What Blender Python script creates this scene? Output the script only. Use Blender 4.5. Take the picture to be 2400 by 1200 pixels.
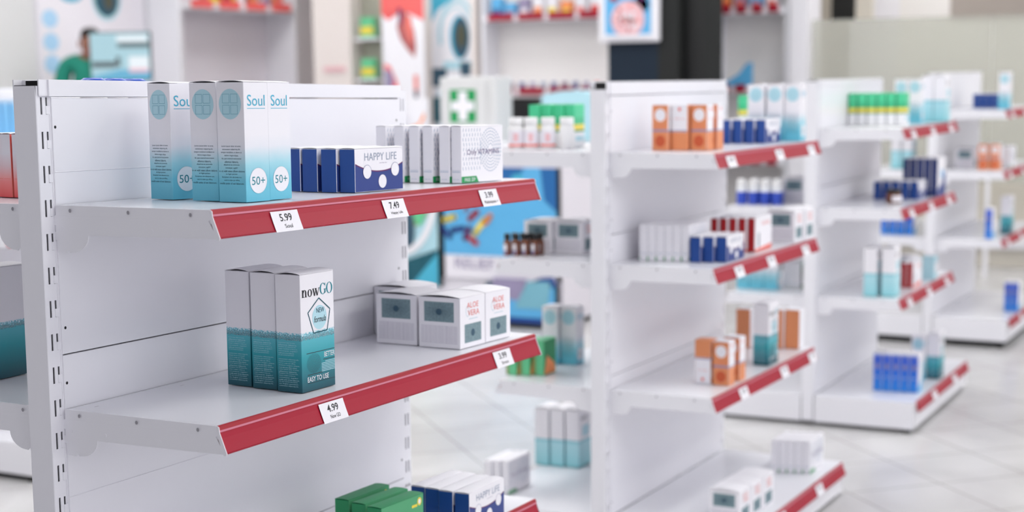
import bpy, bmesh, math, random
from mathutils import Matrix, Vector
random.seed(7)
for o in list(bpy.data.objects): bpy.data.objects.remove(o)
S = bpy.context.scene
COL = S.collection
PI = math.pi
OZ = 1.315                       # height of the fitted datum above the floor

# ------------------------------------------------------------ camera, world, lights, exposure
cd = bpy.data.cameras.new('camera'); cam = bpy.data.objects.new('camera', cd); COL.objects.link(cam)
cd.sensor_width = 36; cd.lens = 54.78; cd.shift_y = 0.0664; cd.clip_end = 60
R3 = Matrix(((0.4620, 0.1468, -0.8746), (-0.8868, 0.0609, -0.4582), (-0.0140, 0.9873, 0.1583)))
cam.matrix_world = Matrix.Translation((-1.7214, -1.6733, 0.0513 + OZ)) @ R3.to_4x4()
cd.dof.use_dof = True; cd.dof.focus_distance = 2.42; cd.dof.aperture_fstop = 3.2
S.camera = cam
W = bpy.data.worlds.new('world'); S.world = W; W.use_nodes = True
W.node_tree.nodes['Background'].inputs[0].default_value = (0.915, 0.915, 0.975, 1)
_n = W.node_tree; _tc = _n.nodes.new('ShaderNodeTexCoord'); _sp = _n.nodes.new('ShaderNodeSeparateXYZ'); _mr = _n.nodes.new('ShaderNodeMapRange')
_mr.inputs['From Min'].default_value = .1; _mr.inputs['From Max'].default_value = -1.0      # stronger background towards the open -Y side, added to brighten the shelf panels
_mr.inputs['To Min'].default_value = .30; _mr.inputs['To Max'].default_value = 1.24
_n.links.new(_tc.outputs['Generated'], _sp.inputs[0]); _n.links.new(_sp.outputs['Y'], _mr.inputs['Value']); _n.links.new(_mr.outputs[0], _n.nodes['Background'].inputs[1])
S.view_settings.view_transform = 'Standard'; S.view_settings.look = 'None'
S.view_settings.gamma = 1; S.view_settings.exposure = 0.04; S.view_settings.use_curve_mapping = False
LAMP = 11.4                       # emission of the ceiling panels

def lin(c): return c / 12.92 if c <= 0.04045 else ((c + 0.055) / 1.055) ** 2.4
def rgb(r, g, b): return (lin(r / 255), lin(g / 255), lin(b / 255), 1)

# ------------------------------------------------------------ materials
def mat(name, c, rough=0.5, spec=0.5, metal=0, coat=0, noise=0, nscale=40):
    m = bpy.data.materials.new(name); m.use_nodes = True; nt = m.node_tree
    b = nt.nodes['Principled BSDF']; b.inputs['Base Color'].default_value = c
    b.inputs['Roughness'].default_value = rough; b.inputs['Specular IOR Level'].default_value = spec
    b.inputs['Metallic'].default_value = metal; b.inputs['Coat Weight'].default_value = coat
    if noise:
        tc = nt.nodes.new('ShaderNodeTexCoord'); n = nt.nodes.new('ShaderNodeTexNoise'); n.inputs['Scale'].default_value = nscale
        mx = nt.nodes.new('ShaderNodeMix'); mx.data_type = 'RGBA'; mx.inputs['Factor'].default_value = noise
        mx.blend_type = 'MULTIPLY'; mx.inputs['A'].default_value = c
        cr = nt.nodes.new('ShaderNodeValToRGB'); cr.color_ramp.elements[0].position = .3; cr.color_ramp.elements[1].position = .7
        cr.color_ramp.elements[0].color = (.6, .6, .6, 1)
        nt.links.new(tc.outputs['Object'], n.inputs['Vector']); nt.links.new(n.outputs['Fac'], cr.inputs[0])
        nt.links.new(cr.outputs[0], mx.inputs['B']); nt.links.new(mx.outputs['Result'], b.inputs['Base Color'])
    return m

def banded(name, h, stops, rough=0.4, wave=0.0, spec=.5, wscale=30, interp='LINEAR', axis='Z'):
    """printed colour bands along the height of a pack: stops = [(fraction, colour)]"""
    m = mat(name, (1, 1, 1, 1), rough, spec); nt = m.node_tree; b = nt.nodes['Principled BSDF']
    tc = nt.nodes.new('ShaderNodeTexCoord'); sp = nt.nodes.new('ShaderNodeSeparateXYZ')
    mp = nt.nodes.new('ShaderNodeMath'); mp.operation = 'MULTIPLY'; mp.inputs[1].default_value = 1 / h
    nt.links.new(tc.outputs['Object'], sp.inputs[0]); nt.links.new(sp.outputs[axis], mp.inputs[0]); src = mp.outputs[0]
    if wave:
        n = nt.nodes.new('ShaderNodeTexNoise'); n.inputs['Scale'].default_value = wscale; n.inputs['Detail'].default_value = 3
        a = nt.nodes.new('ShaderNodeMath'); a.operation = 'MULTIPLY_ADD'; a.inputs[1].default_value = wave
        nt.links.new(tc.outputs['Object'], n.inputs['Vector']); nt.links.new(n.outputs['Fac'], a.inputs[0]); nt.links.new(src, a.inputs[2]); src = a.outputs[0]
    cr = nt.nodes.new('ShaderNodeValToRGB'); r = cr.color_ramp; r.interpolation = interp
    while len(r.elements) < len(stops): r.elements.new(0.5)
    for e, (p, c) in zip(r.elements, stops): e.position = p; e.color = c
    nt.links.new(src, cr.inputs[0]); nt.links.new(cr.outputs[0], b.inputs['Base Color'])
    return m

MT = {}
MT['metal'] = mat('white powder coated steel', rgb(235, 234, 240), .33, .5)
MT['shelf'] = mat('glossy white shelf steel', rgb(230, 230, 236), .24, .5)
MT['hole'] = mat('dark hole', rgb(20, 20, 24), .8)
MT['rivet'] = mat('grey rivet', rgb(150, 148, 155), .4)
MT['red'] = mat('red price rail plastic', rgb(160, 14, 44), .45, .3)
MT['reddark'] = mat('dark red rail lip', rgb(160, 18, 36), .4)
MT['clear'] = mat('milky rail cover edge', rgb(205, 120, 140), .25)
MT['paper'] = mat('white tag paper', rgb(232, 230, 236), .6)
MT['ink'] = mat('black ink', rgb(40, 40, 46), .6)
MT['white'] = mat('white carton board', rgb(236, 234, 240), .5, .4)
MT['offwhite'] = mat('white print', rgb(236, 234, 240), .5)
MT['black'] = mat('black plastic', rgb(14, 14, 16), .4)
MT['teal'] = mat('teal ink', rgb(20, 130, 145), .5)
MT['tealdark'] = mat('dark teal ink', rgb(10, 85, 100), .5)
MT['aqua'] = mat('aqua ink', rgb(70, 175, 205), .5)
MT['aquafade'] = mat('pale aqua ink', rgb(176, 216, 228), .5)
MT['aqualine'] = mat('grey aqua ink', rgb(120, 178, 196), .5)
MT['slate'] = mat('slate ink', rgb(50, 82, 102), .55)
MT['aquafade2'] = mat('light blue ink', rgb(168, 208, 238), .5)
MT['olivegrey'] = mat('olive grey panel', rgb(172, 170, 156), .5)
MT['deepblue'] = mat('deep sky blue print', rgb(24, 100, 165), .5)
MT['greenmid'] = mat('mid green print', rgb(78, 160, 112), .5)
MT['taupe'] = mat('taupe wall band', rgb(168, 158, 151), .6)
MT['eyebrown'] = mat('brown slate ink', rgb(78, 80, 62), .55)
MT['heartred'] = mat('faded heart red', rgb(176, 92, 92), .55)
MT['bannerred'] = mat('faded banner red', rgb(238, 100, 100), .55)
MT['palepink'] = mat('pale pink ink', rgb(232, 186, 192), .55)
MT['navyink'] = mat('navy ink', rgb(38, 60, 132), .45)
MT['navy'] = mat('navy carton print', rgb(18, 66, 142), .4)
MT['purple'] = mat('purple ink', rgb(100, 22, 90), .5)
MT['greyink'] = mat('grey ink', rgb(150, 160, 180), .6)
MT['dashink'] = mat('blue grey ink', rgb(105, 145, 175), .6)
MT['dashink2'] = mat('steel blue ink', rgb(84, 128, 165), .6)
MT['plumink'] = mat('plum grey ink', rgb(130, 115, 150), .6)
MT['green'] = mat('green carton print', rgb(24, 138, 84), .45)
MT['greenface'] = mat('mint green print', rgb(104, 200, 146), .45)
MT['greenbar'] = mat('bright green ink', rgb(22, 150, 82), .45)
MT['yellow'] = mat('yellow ink', rgb(238, 214, 70), .5)
MT['orange'] = mat('orange carton print', rgb(224, 142, 96), .45)
MT['orangedot'] = mat('deep orange ink', rgb(200, 88, 50), .5)
MT['orangelight'] = mat('light orange ink', rgb(245, 150, 90), .5)
MT['olive'] = mat('olive ink', rgb(150, 160, 95), .5)
MT['band'] = mat('grey violet ink', rgb(150, 140, 172), .5)
MT['redink'] = mat('red ink', rgb(225, 60, 50), .5)
MT['salmon'] = mat('salmon ink', rgb(232, 120, 110), .55)
MT['redpack'] = mat('crimson carton print', rgb(168, 14, 22), .4)
MT['ornament'] = mat('mottled dark teal print', rgb(126, 152, 160), .5, noise=.7, nscale=260)
MT['navytall'] = mat('deep navy carton print', rgb(18, 44, 110), .4)
MT['pill'] = mat('white bottle plastic', rgb(240, 239, 240), .3)
MT['amber'] = mat('amber glass', rgb(110, 52, 16), .08, .7)
MT['wall'] = mat('white wall paint', rgb(212, 212, 213), .7)
MT['wallwarm'] = mat('warm white panel', rgb(232, 222, 218), .6)
MT['walllav'] = mat('lavender white panel', rgb(234, 230, 238), .5)
MT['cream'] = mat('cream laminate', rgb(226, 220, 208), .5)
MT['greyalc'] = mat('grey alcove back', rgb(238, 234, 232), .5)
MT['dark'] = mat('charcoal cladding', rgb(40, 41, 41), .6, .2)
MT['darkblue'] = mat('blue black cladding', rgb(30, 42, 56), .6, .2)
MT['glassgrey'] = mat('frosted glass', rgb(190, 196, 190), .35)
MT['skin'] = mat('brown skin', rgb(150, 98, 78), .5)
MT['scrubs'] = mat('teal scrubs', rgb(20, 130, 110), .8)
MT['hair'] = mat('dark hair', rgb(32, 24, 22), .6)
MT['trousers'] = mat('white trousers', rgb(215, 215, 220), .8)
MT['blueprint'] = mat('sky blue print', rgb(92, 176, 226), .45)
MT['bluelid'] = mat('blue plastic lid', rgb(30, 80, 190), .35)
MT['soul'] = banded('white to aqua carton print', .178, [(0.0, rgb(92, 182, 208)), (.22, rgb(112, 194, 216)), (.36, rgb(160, 212, 226)), (.52, rgb(228, 230, 238)), (.62, rgb(236, 234, 240))], wave=.1, wscale=22)
MT['now'] = banded('white over teal carton print', .188, [(0.0, rgb(4, 70, 84)), (.12, rgb(8, 104, 118)), (.30, rgb(34, 150, 162)), (.445, rgb(80, 176, 190)), (.452, rgb(40, 70, 86)), (.468, rgb(150, 190, 200)), (.478, rgb(60, 110, 125)), (.49, rgb(120, 196, 212)), (.505, rgb(150, 205, 218)), (.512, rgb(234, 232, 238))], wave=.0)
def splash(m):
    nt = m.node_tree; n = nt.nodes.new('ShaderNodeTexNoise'); n.inputs['Scale'].default_value = 420; n.inputs['Detail'].default_value = 4
    tc = nt.nodes.new('ShaderNodeTexCoord'); nt.links.new(tc.outputs['Object'], n.inputs['Vector'])
    cr = [x for x in nt.nodes if x.type == 'VALTORGB'][0]; l = cr.inputs[0].links[0]; src = l.from_socket
    # disturb only the foam band: offset * bell((t-.48)/.03)
    d = nt.nodes.new('ShaderNodeMath'); d.operation = 'SUBTRACT'; d.inputs[1].default_value = .478; nt.links.new(src, d.inputs[0])
    a = nt.nodes.new('ShaderNodeMath'); a.operation = 'ABSOLUTE'; nt.links.new(d.outputs[0], a.inputs[0])
    g = nt.nodes.new('ShaderNodeMath'); g.operation = 'LESS_THAN'; g.inputs[1].default_value = .033; nt.links.new(a.outputs[0], g.inputs[0])
    s = nt.nodes.new('ShaderNodeMath'); s.operation = 'SUBTRACT'; s.inputs[1].default_value = .5; nt.links.new(n.outputs['Fac'], s.inputs[0])
    p = nt.nodes.new('ShaderNodeMath'); p.operation = 'MULTIPLY'; nt.links.new(s.outputs[0], p.inputs[0]); nt.links.new(g.outputs[0], p.inputs[1])
    q = nt.nodes.new('ShaderNodeMath'); q.operation = 'MULTIPLY_ADD'; q.inputs[1].default_value = .15; nt.links.new(p.outputs[0], q.inputs[0]); nt.links.new(src, q.inputs[2])
    nt.links.new(q.outputs[0], cr.inputs[0])
splash(MT['now'])
MT['greenwhite'] = banded('green yellow white print', .126, [(0, rgb(238, 238, 242)), (.36, rgb(20, 140, 90)), (.41, rgb(236, 214, 84)), (.54, rgb(60, 186, 130)), (.7, rgb(76, 204, 150))], interp='CONSTANT')
MT['blue'] = banded('bright blue carton print', .15, [(0, rgb(40, 130, 220)), (.6, rgb(30, 96, 205)), (.92, rgb(60, 90, 200)), (1, rgb(210, 220, 240))])
MT['skybox'] = banded('sky blue carton print', .15, [(0, rgb(120, 190, 240)), (.85, rgb(130, 195, 242)), (1, rgb(225, 234, 246))])
MT['nowpale'] = banded('white over pale aqua carton print', .188, [(0.0, rgb(70, 170, 178)), (.05, rgb(150, 212, 222)), (.40, rgb(176, 222, 232)), (.47, rgb(120, 195, 208)), (.48, rgb(238, 236, 242))])
MT['pinkfade'] = banded('white to red carton print', .101, [(0, rgb(238, 90, 92)), (.25, rgb(244, 140, 138)), (.5, rgb(232, 206, 212)), (.7, rgb(232, 230, 238))])
MT['orangepack'] = MT['orange']
MT['bluebottle'] = banded('white and blue bottle', .1, [(0, rgb(50, 80, 190)), (.5, rgb(236, 238, 244))], interp='CONSTANT')
def emis(name, c, e):
    m = bpy.data.materials.new(name); m.use_nodes = True; b = m.node_tree.nodes['Principled BSDF']
    b.inputs['Base Color'].default_value = (.02, .02, .02, 1); b.inputs['Emission Color'].default_value = c; b.inputs['Emission Strength'].default_value = e
    return m
MT['lamp'] = emis('ceiling panel glow', (.985, .99, .97, 1), LAMP)
MT['scr_cyan'] = emis('screen pale cyan', rgb(170, 208, 220), .95)
MT['scr_white'] = emis('screen white', rgb(232, 240, 246), .98)
MT['scr_blue'] = emis('screen blue', rgb(100, 180, 215), .9)
MT['scr_grey'] = emis('screen grey', rgb(90, 105, 110), .8)
MT['scr_pink'] = emis('screen pink', rgb(236, 190, 205), .95)

# ------------------------------------------------------------ mesh helpers
class MB:
    def __init__(s): s.v = []; s.f = []; s.mi = []; s.m = []
    def slot(s, m):
        if isinstance(m, str): m = MT[m]
        if m not in s.m: s.m.append(m)
        return s.m.index(m)
    def face(s, pts, m):
        n = len(s.v); s.v += [tuple(p) for p in pts]; s.f.append(tuple(range(n, n + len(pts)))); s.mi.append(s.slot(m))
    def box(s, x0, x1, y0, y1, z0, z1, m, sides=None):
        n = len(s.v); s.v += [(x, y, z) for x in (x0, x1) for y in (y0, y1) for z in (z0, z1)]
        F = {'-x': (0, 1, 3, 2), 'x': (4, 6, 7, 5), '-y': (0, 4, 5, 1), 'y': (2, 3, 7, 6), '-z': (0, 2, 6, 4), 'z': (1, 5, 7, 3)}
        for k, f in F.items():
            s.f.append(tuple(n + i for i in f)); s.mi.append(s.slot((sides or {}).get(k, m)))
    def prism(s, prof, a0, a1, m, axis='x', cap=None):
        """extrude a closed profile; axis x: prof=(y,z); axis y: prof=(x,z); axis z: prof=(x,y)"""
        P = {'x': lambda a, p: (a, p[0], p[1]), 'y': lambda a, p: (p[0], a, p[1]), 'z': lambda a, p: (p[0], p[1], a)}[axis]
        n = len(s.v); k = len(prof)
        s.v += [P(a0, p) for p in prof] + [P(a1, p) for p in prof]
        s.f.append(tuple(n + i for i in range(k))); s.mi.append(s.slot(cap or m))
        s.f.append(tuple(n + k + i for i in reversed(range(k)))); s.mi.append(s.slot(cap or m))
        for i in range(k):
            j = (i + 1) % k; s.f.append((n + i, n + k + i, n + k + j, n + j)); s.mi.append(s.slot(m))
    def lathe(s, prof, cx, cy, m, n=20, mats=None):
        b = len(s.v)
        for r, z in prof:
            for i in range(n): a = 2 * PI * i / n; s.v.append((cx + r * math.cos(a), cy + r * math.sin(a), z))
        for j in range(len(prof) - 1):
            for i in range(n):
                k = (i + 1) % n; s.f.append((b + j * n + i, b + j * n + k, b + (j + 1) * n + k, b + (j + 1) * n + i)); s.mi.append(s.slot((mats or {}).get(j, m)))
        s.f.append(tuple(b + i for i in reversed(range(n)))); s.mi.append(s.slot(m))
        e = b + (len(prof) - 1) * n; s.f.append(tuple(e + i for i in range(n))); s.mi.append(s.slot(m))
    def obj(s, name, parent=None, bevel=0, solid=0, smooth=False, fix=True, seg=2):
        me = bpy.data.meshes.new(name); me.from_pydata(s.v, [], s.f)
        for m in s.m: me.materials.append(m)
        for p, i in zip(me.polygons, s.mi): p.material_index = i
        if fix:
            bm = bmesh.new(); bm.from_mesh(me); bmesh.ops.remove_doubles(bm, verts=bm.verts, dist=1e-6)
            bmesh.ops.recalc_face_normals(bm, faces=bm.faces); bm.to_mesh(me); bm.free()
        if smooth:
            for p in me.polygons: p.use_smooth = True
        me.update()
        o = bpy.data.objects.new(name, me); COL.objects.link(o)
        if parent: o.parent = parent
        if solid: q = o.modifiers.new('s', 'SOLIDIFY'); q.thickness = solid; q.offset = -1
        if bevel: q = o.modifiers.new('b', 'BEVEL'); q.width = bevel; q.segments = seg; q.limit_method = 'ANGLE'; q.angle_limit = .7
        return o

def empty(name, M, label=None, cat=None, group=None):
    o = bpy.data.objects.new(name, None); COL.objects.link(o); o.empty_display_size = .05; o.matrix_world = M
    return tag(o, label, cat, group)
def tag(o, label=None, cat=None, group=None, kind=None):
    if label: o['label'] = label
    if cat: o['category'] = cat
    if group: o['group'] = group
    if kind: o['kind'] = kind
    return o
def structure(o): o['kind'] = 'structure'; return o

_tc = {}
def text2d(s, bold=0):
    key = (s, bold)
    if key not in _tc:
        cu = bpy.data.curves.new('t', 'FONT'); cu.body = s; cu.size = 1; cu.offset = bold; cu.resolution_u = 3
        o = bpy.data.objects.new('t', cu); COL.objects.link(o)
        bpy.context.view_layer.update()
        me = bpy.data.meshes.new_from_object(o.evaluated_get(bpy.context.evaluated_depsgraph_get()))
        vs = [(v.co.x, v.co.y) for v in me.vertices]; fs = [tuple(p.vertices) for p in me.polygons]
        bpy.data.objects.remove(o); bpy.data.curves.remove(cu); bpy.data.meshes.remove(me)
        if not vs: vs = [(0, 0)]
        x0 = min(v[0] for v in vs); x1 = max(v[0] for v in vs); y0 = min(v[1] for v in vs); y1 = max(v[1] for v in vs)
        _tc[key] = (vs, fs, x0, x1, y0, y1)
    return _tc[key]

class Print:
    """flat printing on a face of a pack; map2d turns (u, v, offset) into 3D"""
    def __init__(s, mp): s.mp = mp; s.mb = MB()
    def poly(s, pts, m, layer=1): s.mb.face([s.mp(u, v, .00018 * layer) for u, v in pts], m)
    def rect(s, u0, u1, v0, v1, m, layer=1): s.poly([(u0, v0), (u1, v0), (u1, v1), (u0, v1)], m, layer)
    def ell(s, cu, cv, ru, rv, m, layer=1, n=28): s.poly([(cu + ru * math.cos(2 * PI * i / n), cv + rv * math.sin(2 * PI * i / n)) for i in range(n)], m, layer)
    def ring(s, cu, cv, ru, rv, t, m, layer=1, n=28, iu=None, iv=None, a0=0, a1=2 * PI):
        iu = ru - t if iu is None else iu; iv = rv - t if iv is None else iv
        for i in range(n):
            a = a0 + (a1 - a0) * i / n; b = a0 + (a1 - a0) * (i + 1) / n
            s.poly([(cu + ru * math.cos(a), cv + rv * math.sin(a)), (cu + ru * math.cos(b), cv + rv * math.sin(b)), (cu + iu * math.cos(b), cv + iv * math.sin(b)), (cu + iu * math.cos(a), cv + iv * math.sin(a))], m, layer)
    def line(s, a, b, t, m, layer=1):
        d = Vector((b[0] - a[0], b[1] - a[1])); n = Vector((-d.y, d.x)).normalized() * t / 2
        s.poly([(a[0] - n.x, a[1] - n.y), (b[0] - n.x, b[1] - n.y), (b[0] + n.x, b[1] + n.y), (a[0] + n.x, a[1] + n.y)], m, layer)
    def text(s, t, cu, cv, w=None, h=None, m='ink', layer=2, bold=0, align='c', shear=0):
        vs, fs, x0, x1, y0, y1 = text2d(t, bold)
        sy = (h / (y1 - y0)) if h else None; sx = (w / (x1 - x0)) if w else None
        sx = sx or sy; sy = sy or sx; ox = {'c': (x0 + x1) / 2, 'l': x0, 'r': x1}[align]; oy = (y0 + y1) / 2
        n = len(s.mb.v); s.mb.v += [s.mp(cu + (x - ox + shear * (y - oy)) * sx, cv + (y - oy) * sy, .00018 * layer) for x, y in vs]
        k = s.mb.slot(m)
        for f in fs: s.mb.f.append(tuple(n + i for i in f)); s.mb.mi.append(k)
    def obj(s, name, parent, label=None):
        o = s.mb.obj(name, parent, fix=False)
        if label: o['label'] = label
        return o

def face_side(dx, dy): return lambda u, v, e: (-dx / 2 - e, -u, v)         # the face looking to -X
def face_front(dx, dy): return lambda u, v, e: (u, -dy / 2 - e, v)         # the face looking to -Y
def serif_bold(P, x, y, H, ch, m, layer=2):
    """large serif letters n o w G O drawn by hand, height H, returns advance"""
    w = H * .16
    if ch == 'n':
        P.rect(x + .06 * H, x + .06 * H + w, y, y + .64 * H, m, layer); P.rect(x, x + .34 * H, y, y + .035 * H, m, layer); P.rect(x, x + .2 * H, y + .6 * H, y + .64 * H, m, layer)
        P.ring(x + .34 * H, y + .42 * H, .22 * H, .22 * H, 0, m, layer, 14, .07 * H, .17 * H, 0, PI)
        P.rect(x + .41 * H, x + .41 * H + w, y, y + .43 * H, m, layer); P.rect(x + .36 * H, x + .64 * H, y, y + .035 * H, m, layer); return .70 * H
    if ch == 'o': P.ring(x + .27 * H, y + .31 * H, .27 * H, .33 * H, 0, m, layer, 26, .12 * H, .29 * H); return .6 * H
    if ch == 'w':
        for a, b, t in (((.06, .64), (.25, 0), .15), ((.25, 0), (.42, .6), .05), ((.36, .64), (.56, 0), .15), ((.56, 0), (.76, .62), .05)):
            P.line((x + a[0] * H, y + a[1] * H), (x + b[0] * H, y + b[1] * H), t * H, m, layer)
        P.rect(x - .02 * H, x + .2 * H, y + .61 * H, y + .645 * H, m, layer); P.rect(x + .28 * H, x + .5 * H, y + .61 * H, y + .645 * H, m, layer); P.rect(x + .66 * H, x + .86 * H, y + .61 * H, y + .645 * H, m, layer); return .86 * H
    if ch == 'O': P.ring(x + .38 * H, y + .48 * H, .38 * H, .5 * H, 0, m, layer, 30, .225 * H, .455 * H); return .8 * H
    if ch == 'G':
        P.ring(x + .38 * H, y + .48 * H, .38 * H, .5 * H, 0, m, layer, 26, .225 * H, .455 * H, .22 * PI, 1.78 * PI)
        P.rect(x + .56 * H, x + .70 * H, y + .1 * H, y + .42 * H, m, layer); P.rect(x + .46 * H, x + .8 * H, y + .4 * H, y + .44 * H, m, layer); P.rect(x + .64 * H, x + .68 * H, y + .66 * H, y + .98 * H, m, layer); return .82 * H

# ------------------------------------------------------------ pack prototypes (root mesh = carton body, children = lid and prints)
def body(name, dx, dy, h, m, sides=None, lid='white', bulge=.003, lidname='lid'):
    b = MB(); b.box(-dx / 2, dx / 2, -dy / 2, dy / 2, .0006, h, m, sides); o = b.obj(name, bevel=.0006, seg=1)
    if lid:
        l = MB(); n = 8; t = .0006; top = []; bot = []
        for i in range(n + 1):
            y = -dy / 2 + dy * i / n; z = h + .0004 + bulge * math.sin(PI * i / n) ** .8
            top.append((y, z + t)); bot.append((y, z))
        for i in range(n): l.prism([bot[i], bot[i + 1], top[i + 1], top[i]], -dx / 2, dx / 2, lid)
        l.obj(lidname, o)
    return o
LOREM = ['Lorem ipsum dolor sit amet,', 'consectetur adipiscing elit,', 'tempor incididunt ut labore et', 'dolore magna aliqua.', 'Ut, quis nostrud exercitation', 'ullamco laboris.', 'aliquid ex ea commodo', 'consequat. jugefir?', 'in et velit esse cillum dolore', 'eu fugiat pariatur.', 'Excepteur sint obcaecat non,', 'sunt in culpa qui officia,', 'mollit anim id est laborum.']
PROTO = {}; DIM = {}
def new(kind, dx, dy, h, *a, **k):
    DIM[kind] = (dx, dy, h); o = body('medicine_carton', dx, dy, h, *a, **k); PROTO[kind] = o; return o

def make_packs():
    # tall white-to-aqua carton
    dx, dy, h = .055, .053, .178; o = new('soul', dx, dy, h, 'soul', {'z': 'white'}, bulge=.0022)
    P = Print(face_side(dx, dy)); P.ell(0, .146, .0215, .0225, 'aquafade')
    for a in (-1, 1):
        for b in (-1, 1):
            c = (a * .0078, .146 + b * .0082); r = .0066
            for p, q in (((-r, -r), (r, -r)), ((r, -r), (r, r)), ((r, r), (-r, r)), ((-r, r), (-r, -r))):
                P.line((c[0] + p[0], c[1] + p[1]), (c[0] + q[0], c[1] + q[1]), .0007, 'aqualine', 2)
    P.obj('window_emblem', o, 'pale aqua disc with a four-pane window drawing')
    P = Print(face_side(dx, dy))
    for i, s in enumerate(LOREM): P.text(s, 0, .0835 - i * .0046, None, .0030, 'slate')
    P.obj('small_print', o)
    P = Print(face_front(dx, dy)); P.text('Soul', 0, .1515, .040, .0165, 'aqua'); P.line((-.0205, .1395), (.0205, .1395), .0009, 'aqua'); P.obj('brand_lettering', o)
    P = Print(face_front(dx, dy)); P.ell(.001, .032, .0198, .0195, 'offwhite', 1); P.ring(.001, .032, .0198, .0195, .0004, 'aqualine', 2); P.text('50+', .001, .032, .030, .0125, 'teal'); P.obj('age_badge', o, 'white disc reading 50+')
    # tall white and teal carton
    dx, dy, h = .090, .0487, .188; o = new('now', dx, dy, h, 'now', {'z': 'white'}, bulge=.003)
    bf = face_front(dx, dy); P = Print(lambda u, v, e: bf(-.0420 + u * 1.22, v, e)); x = 0.0005; H = .0184
    for ch in 'now': x += serif_bold(P, x, .1520, H, ch, 'ink')
    for ch in 'GO': x += serif_bold(P, x, .1525, H, ch, 'teal') - .0008
    P.obj('brand_lettering', o)
    P = Print(bf); P.ell(.005, .1165, .0195, .0195, 'aquafade', 1)
    pen = [(.004, .1475), (.0337, .127), (.025, .0935), (-.0117, .0925), (-.026, .1265)]
    for a, b in zip(pen, pen[1:] + pen[:1]): P.line(a, b, .0019, 'tealdark', 2)
    P.text('NEW', .0072, .128, .021, .0078, 'slate', 3); P.text('formula', .0065, .114, .032, .0100, 'ink', 3, shear=.2)
    P.obj('pentagon_badge', o, 'teal pentagon reading NEW formula')
    P = Print(bf); P.line((-.032, .0617), (.0445, .0617), .0010, 'ink'); P.text('BETTER', .0295, .0548, .028, .0080, 'offwhite', 2); P.line((.0125, .0470), (.0445, .0470), .0010, 'ink')
    for i in range(7): P.rect(.008 + (.010 if i < 1 else .0), .0443, .0430 - i * .0025, .0440 - i * .0025, 'aquafade')
    for r in range(1, 11):
        for k in range(r * 5):
            a = 2 * PI * k / (r * 5); cu = -.0125 + .00185 * r * math.cos(a); cv = .0445 + .00148 * r * math.sin(a); P.rect(cu - .0004, cu + .0004, cv - .0004, cv + .0004, 'ink')
    P.line((-.030, .0270), (.010, .0270), .0010, 'ink'); P.text('EASY TO USE', -.002, .0195, .057, .0082, 'offwhite', 2, bold=.01); P.line((-.030, .0135), (.0445, .0135), .0007, 'ink'); P.obj('slogan_print', o)
    P = Print(face_side(dx, dy)); rr = random.Random(3); words = LOREM
    for i in range(22):
        if i == 7: continue
        s = words[(i * 5) % 13]; P.text(s, -.0205, .0795 - i * .0033, .030 + .011 * rr.random(), .0021, 'aquafade', 1, align='l')
    P.obj('small_print', o)
    new('nowpale', dx, dy, h, 'nowpale', {'z': 'white'}, bulge=.005)
    P = Print(face_front(dx, dy)); P.text('now', -.010, .16, .04, .012, 'ink'); P.rect(-.02, .03, .10, .135, 'aquafade'); P.obj('front_print', PROTO['nowpale'])
    new('sky', .07, .0335, .15, 'skybox', {'z': 'white'}, bulge=.001)
    # low navy and white carton with smile curve
    dx, dy, h = .140, .031, .072; o = new('happy', dx, dy, h, 'white', {'-x': 'navy', 'x': 'navy', 'y': 'navy'}, bulge=.0012)
    P = Print(face_front(dx, dy)); n = 24
    def curve(u, off=0): return .034 + .0125 * (u / .068) ** 2 + off
    for i in range(n):
        a = -.0695 + .139 * i / n; b = -.0695 + .139 * (i + 1) / n
        P.poly([(a, .0014), (b, .0014), (b, curve(b)), (a, curve(a))], 'navyink', 1); P.poly([(a, curve(a, -.0012)), (b, curve(b, -.0012)), (b, curve(b, .0008)), (a, curve(a, .0008))], 'purple', 2)
    for cu, cv in ((-.036, .0335), (.008, .0165), (.046, .0355)): P.ring(cu, cv, .0122, .0118, .0005, 'navyink', 4); P.ell(cu, cv, .0118, .0114, 'offwhite', 3)
    P.obj('smile_print', o, 'navy smile curve with three white discs')
    P = Print(face_front(dx, dy)); P.text('HAPPY LIFE', .004, .0585, .094, .0125, 'greyink', 2); P.text('new daily dose', .011, .0475, .022, .0022, 'plumink', 2); P.obj('brand_lettering', o)
    # thin square white carton with dash rings
    dx, dy, h = .145, .022, .104; o = new('vita', dx, dy, h, 'white', bulge=.001)
    P = Print(face_front(dx, dy)); c = (.028, .060)
    for r in range(2, 8):
        k = int(r * 5); R0 = .0052 * r
        for i in range(k):
            a = 2 * PI * i / k; b = a + 2 * PI / k * .6; P.line((c[0] + R0 * math.cos(a), c[1] + R0 * 1.1 * math.sin(a)), (c[0] + R0 * math.cos(b), c[1] + R0 * 1.1 * math.sin(b)), .0013, 'dashink2')
    rr = random.Random(5)
    for i in range(7):
        for j in range(9):
            u = -.066 + i * .0095 + (j % 2) * .003; v = .024 + j * .0088; sl = .0025 - .001 * abs(j - 4); P.line((u, v), (u - (1 if j > 4 else -1) * sl, v + .006), .0011, 'dashink2')
    P.obj('dash_ring_print', o, 'blue dashes curling into a ring')
    P = Print(face_front(dx, dy)); P.text('Only VITAMINS', .002, .0555, .112, .0125, 'plumink', 3); P.line((-.046, .0455), (-.010, .0455), .0005, 'plumink', 3); P.obj('brand_lettering', o)
    P = Print(face_front(dx, dy)); P.poly([(-.0722, .001), (-.014, .001), (-.022, .0125), (-.0722, .0125)], 'greenbar', 3); P.text('FREE ZIP', -.044, .0065, .036, .006, 'offwhite', 4); P.obj('green_corner_flash', o)
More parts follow.
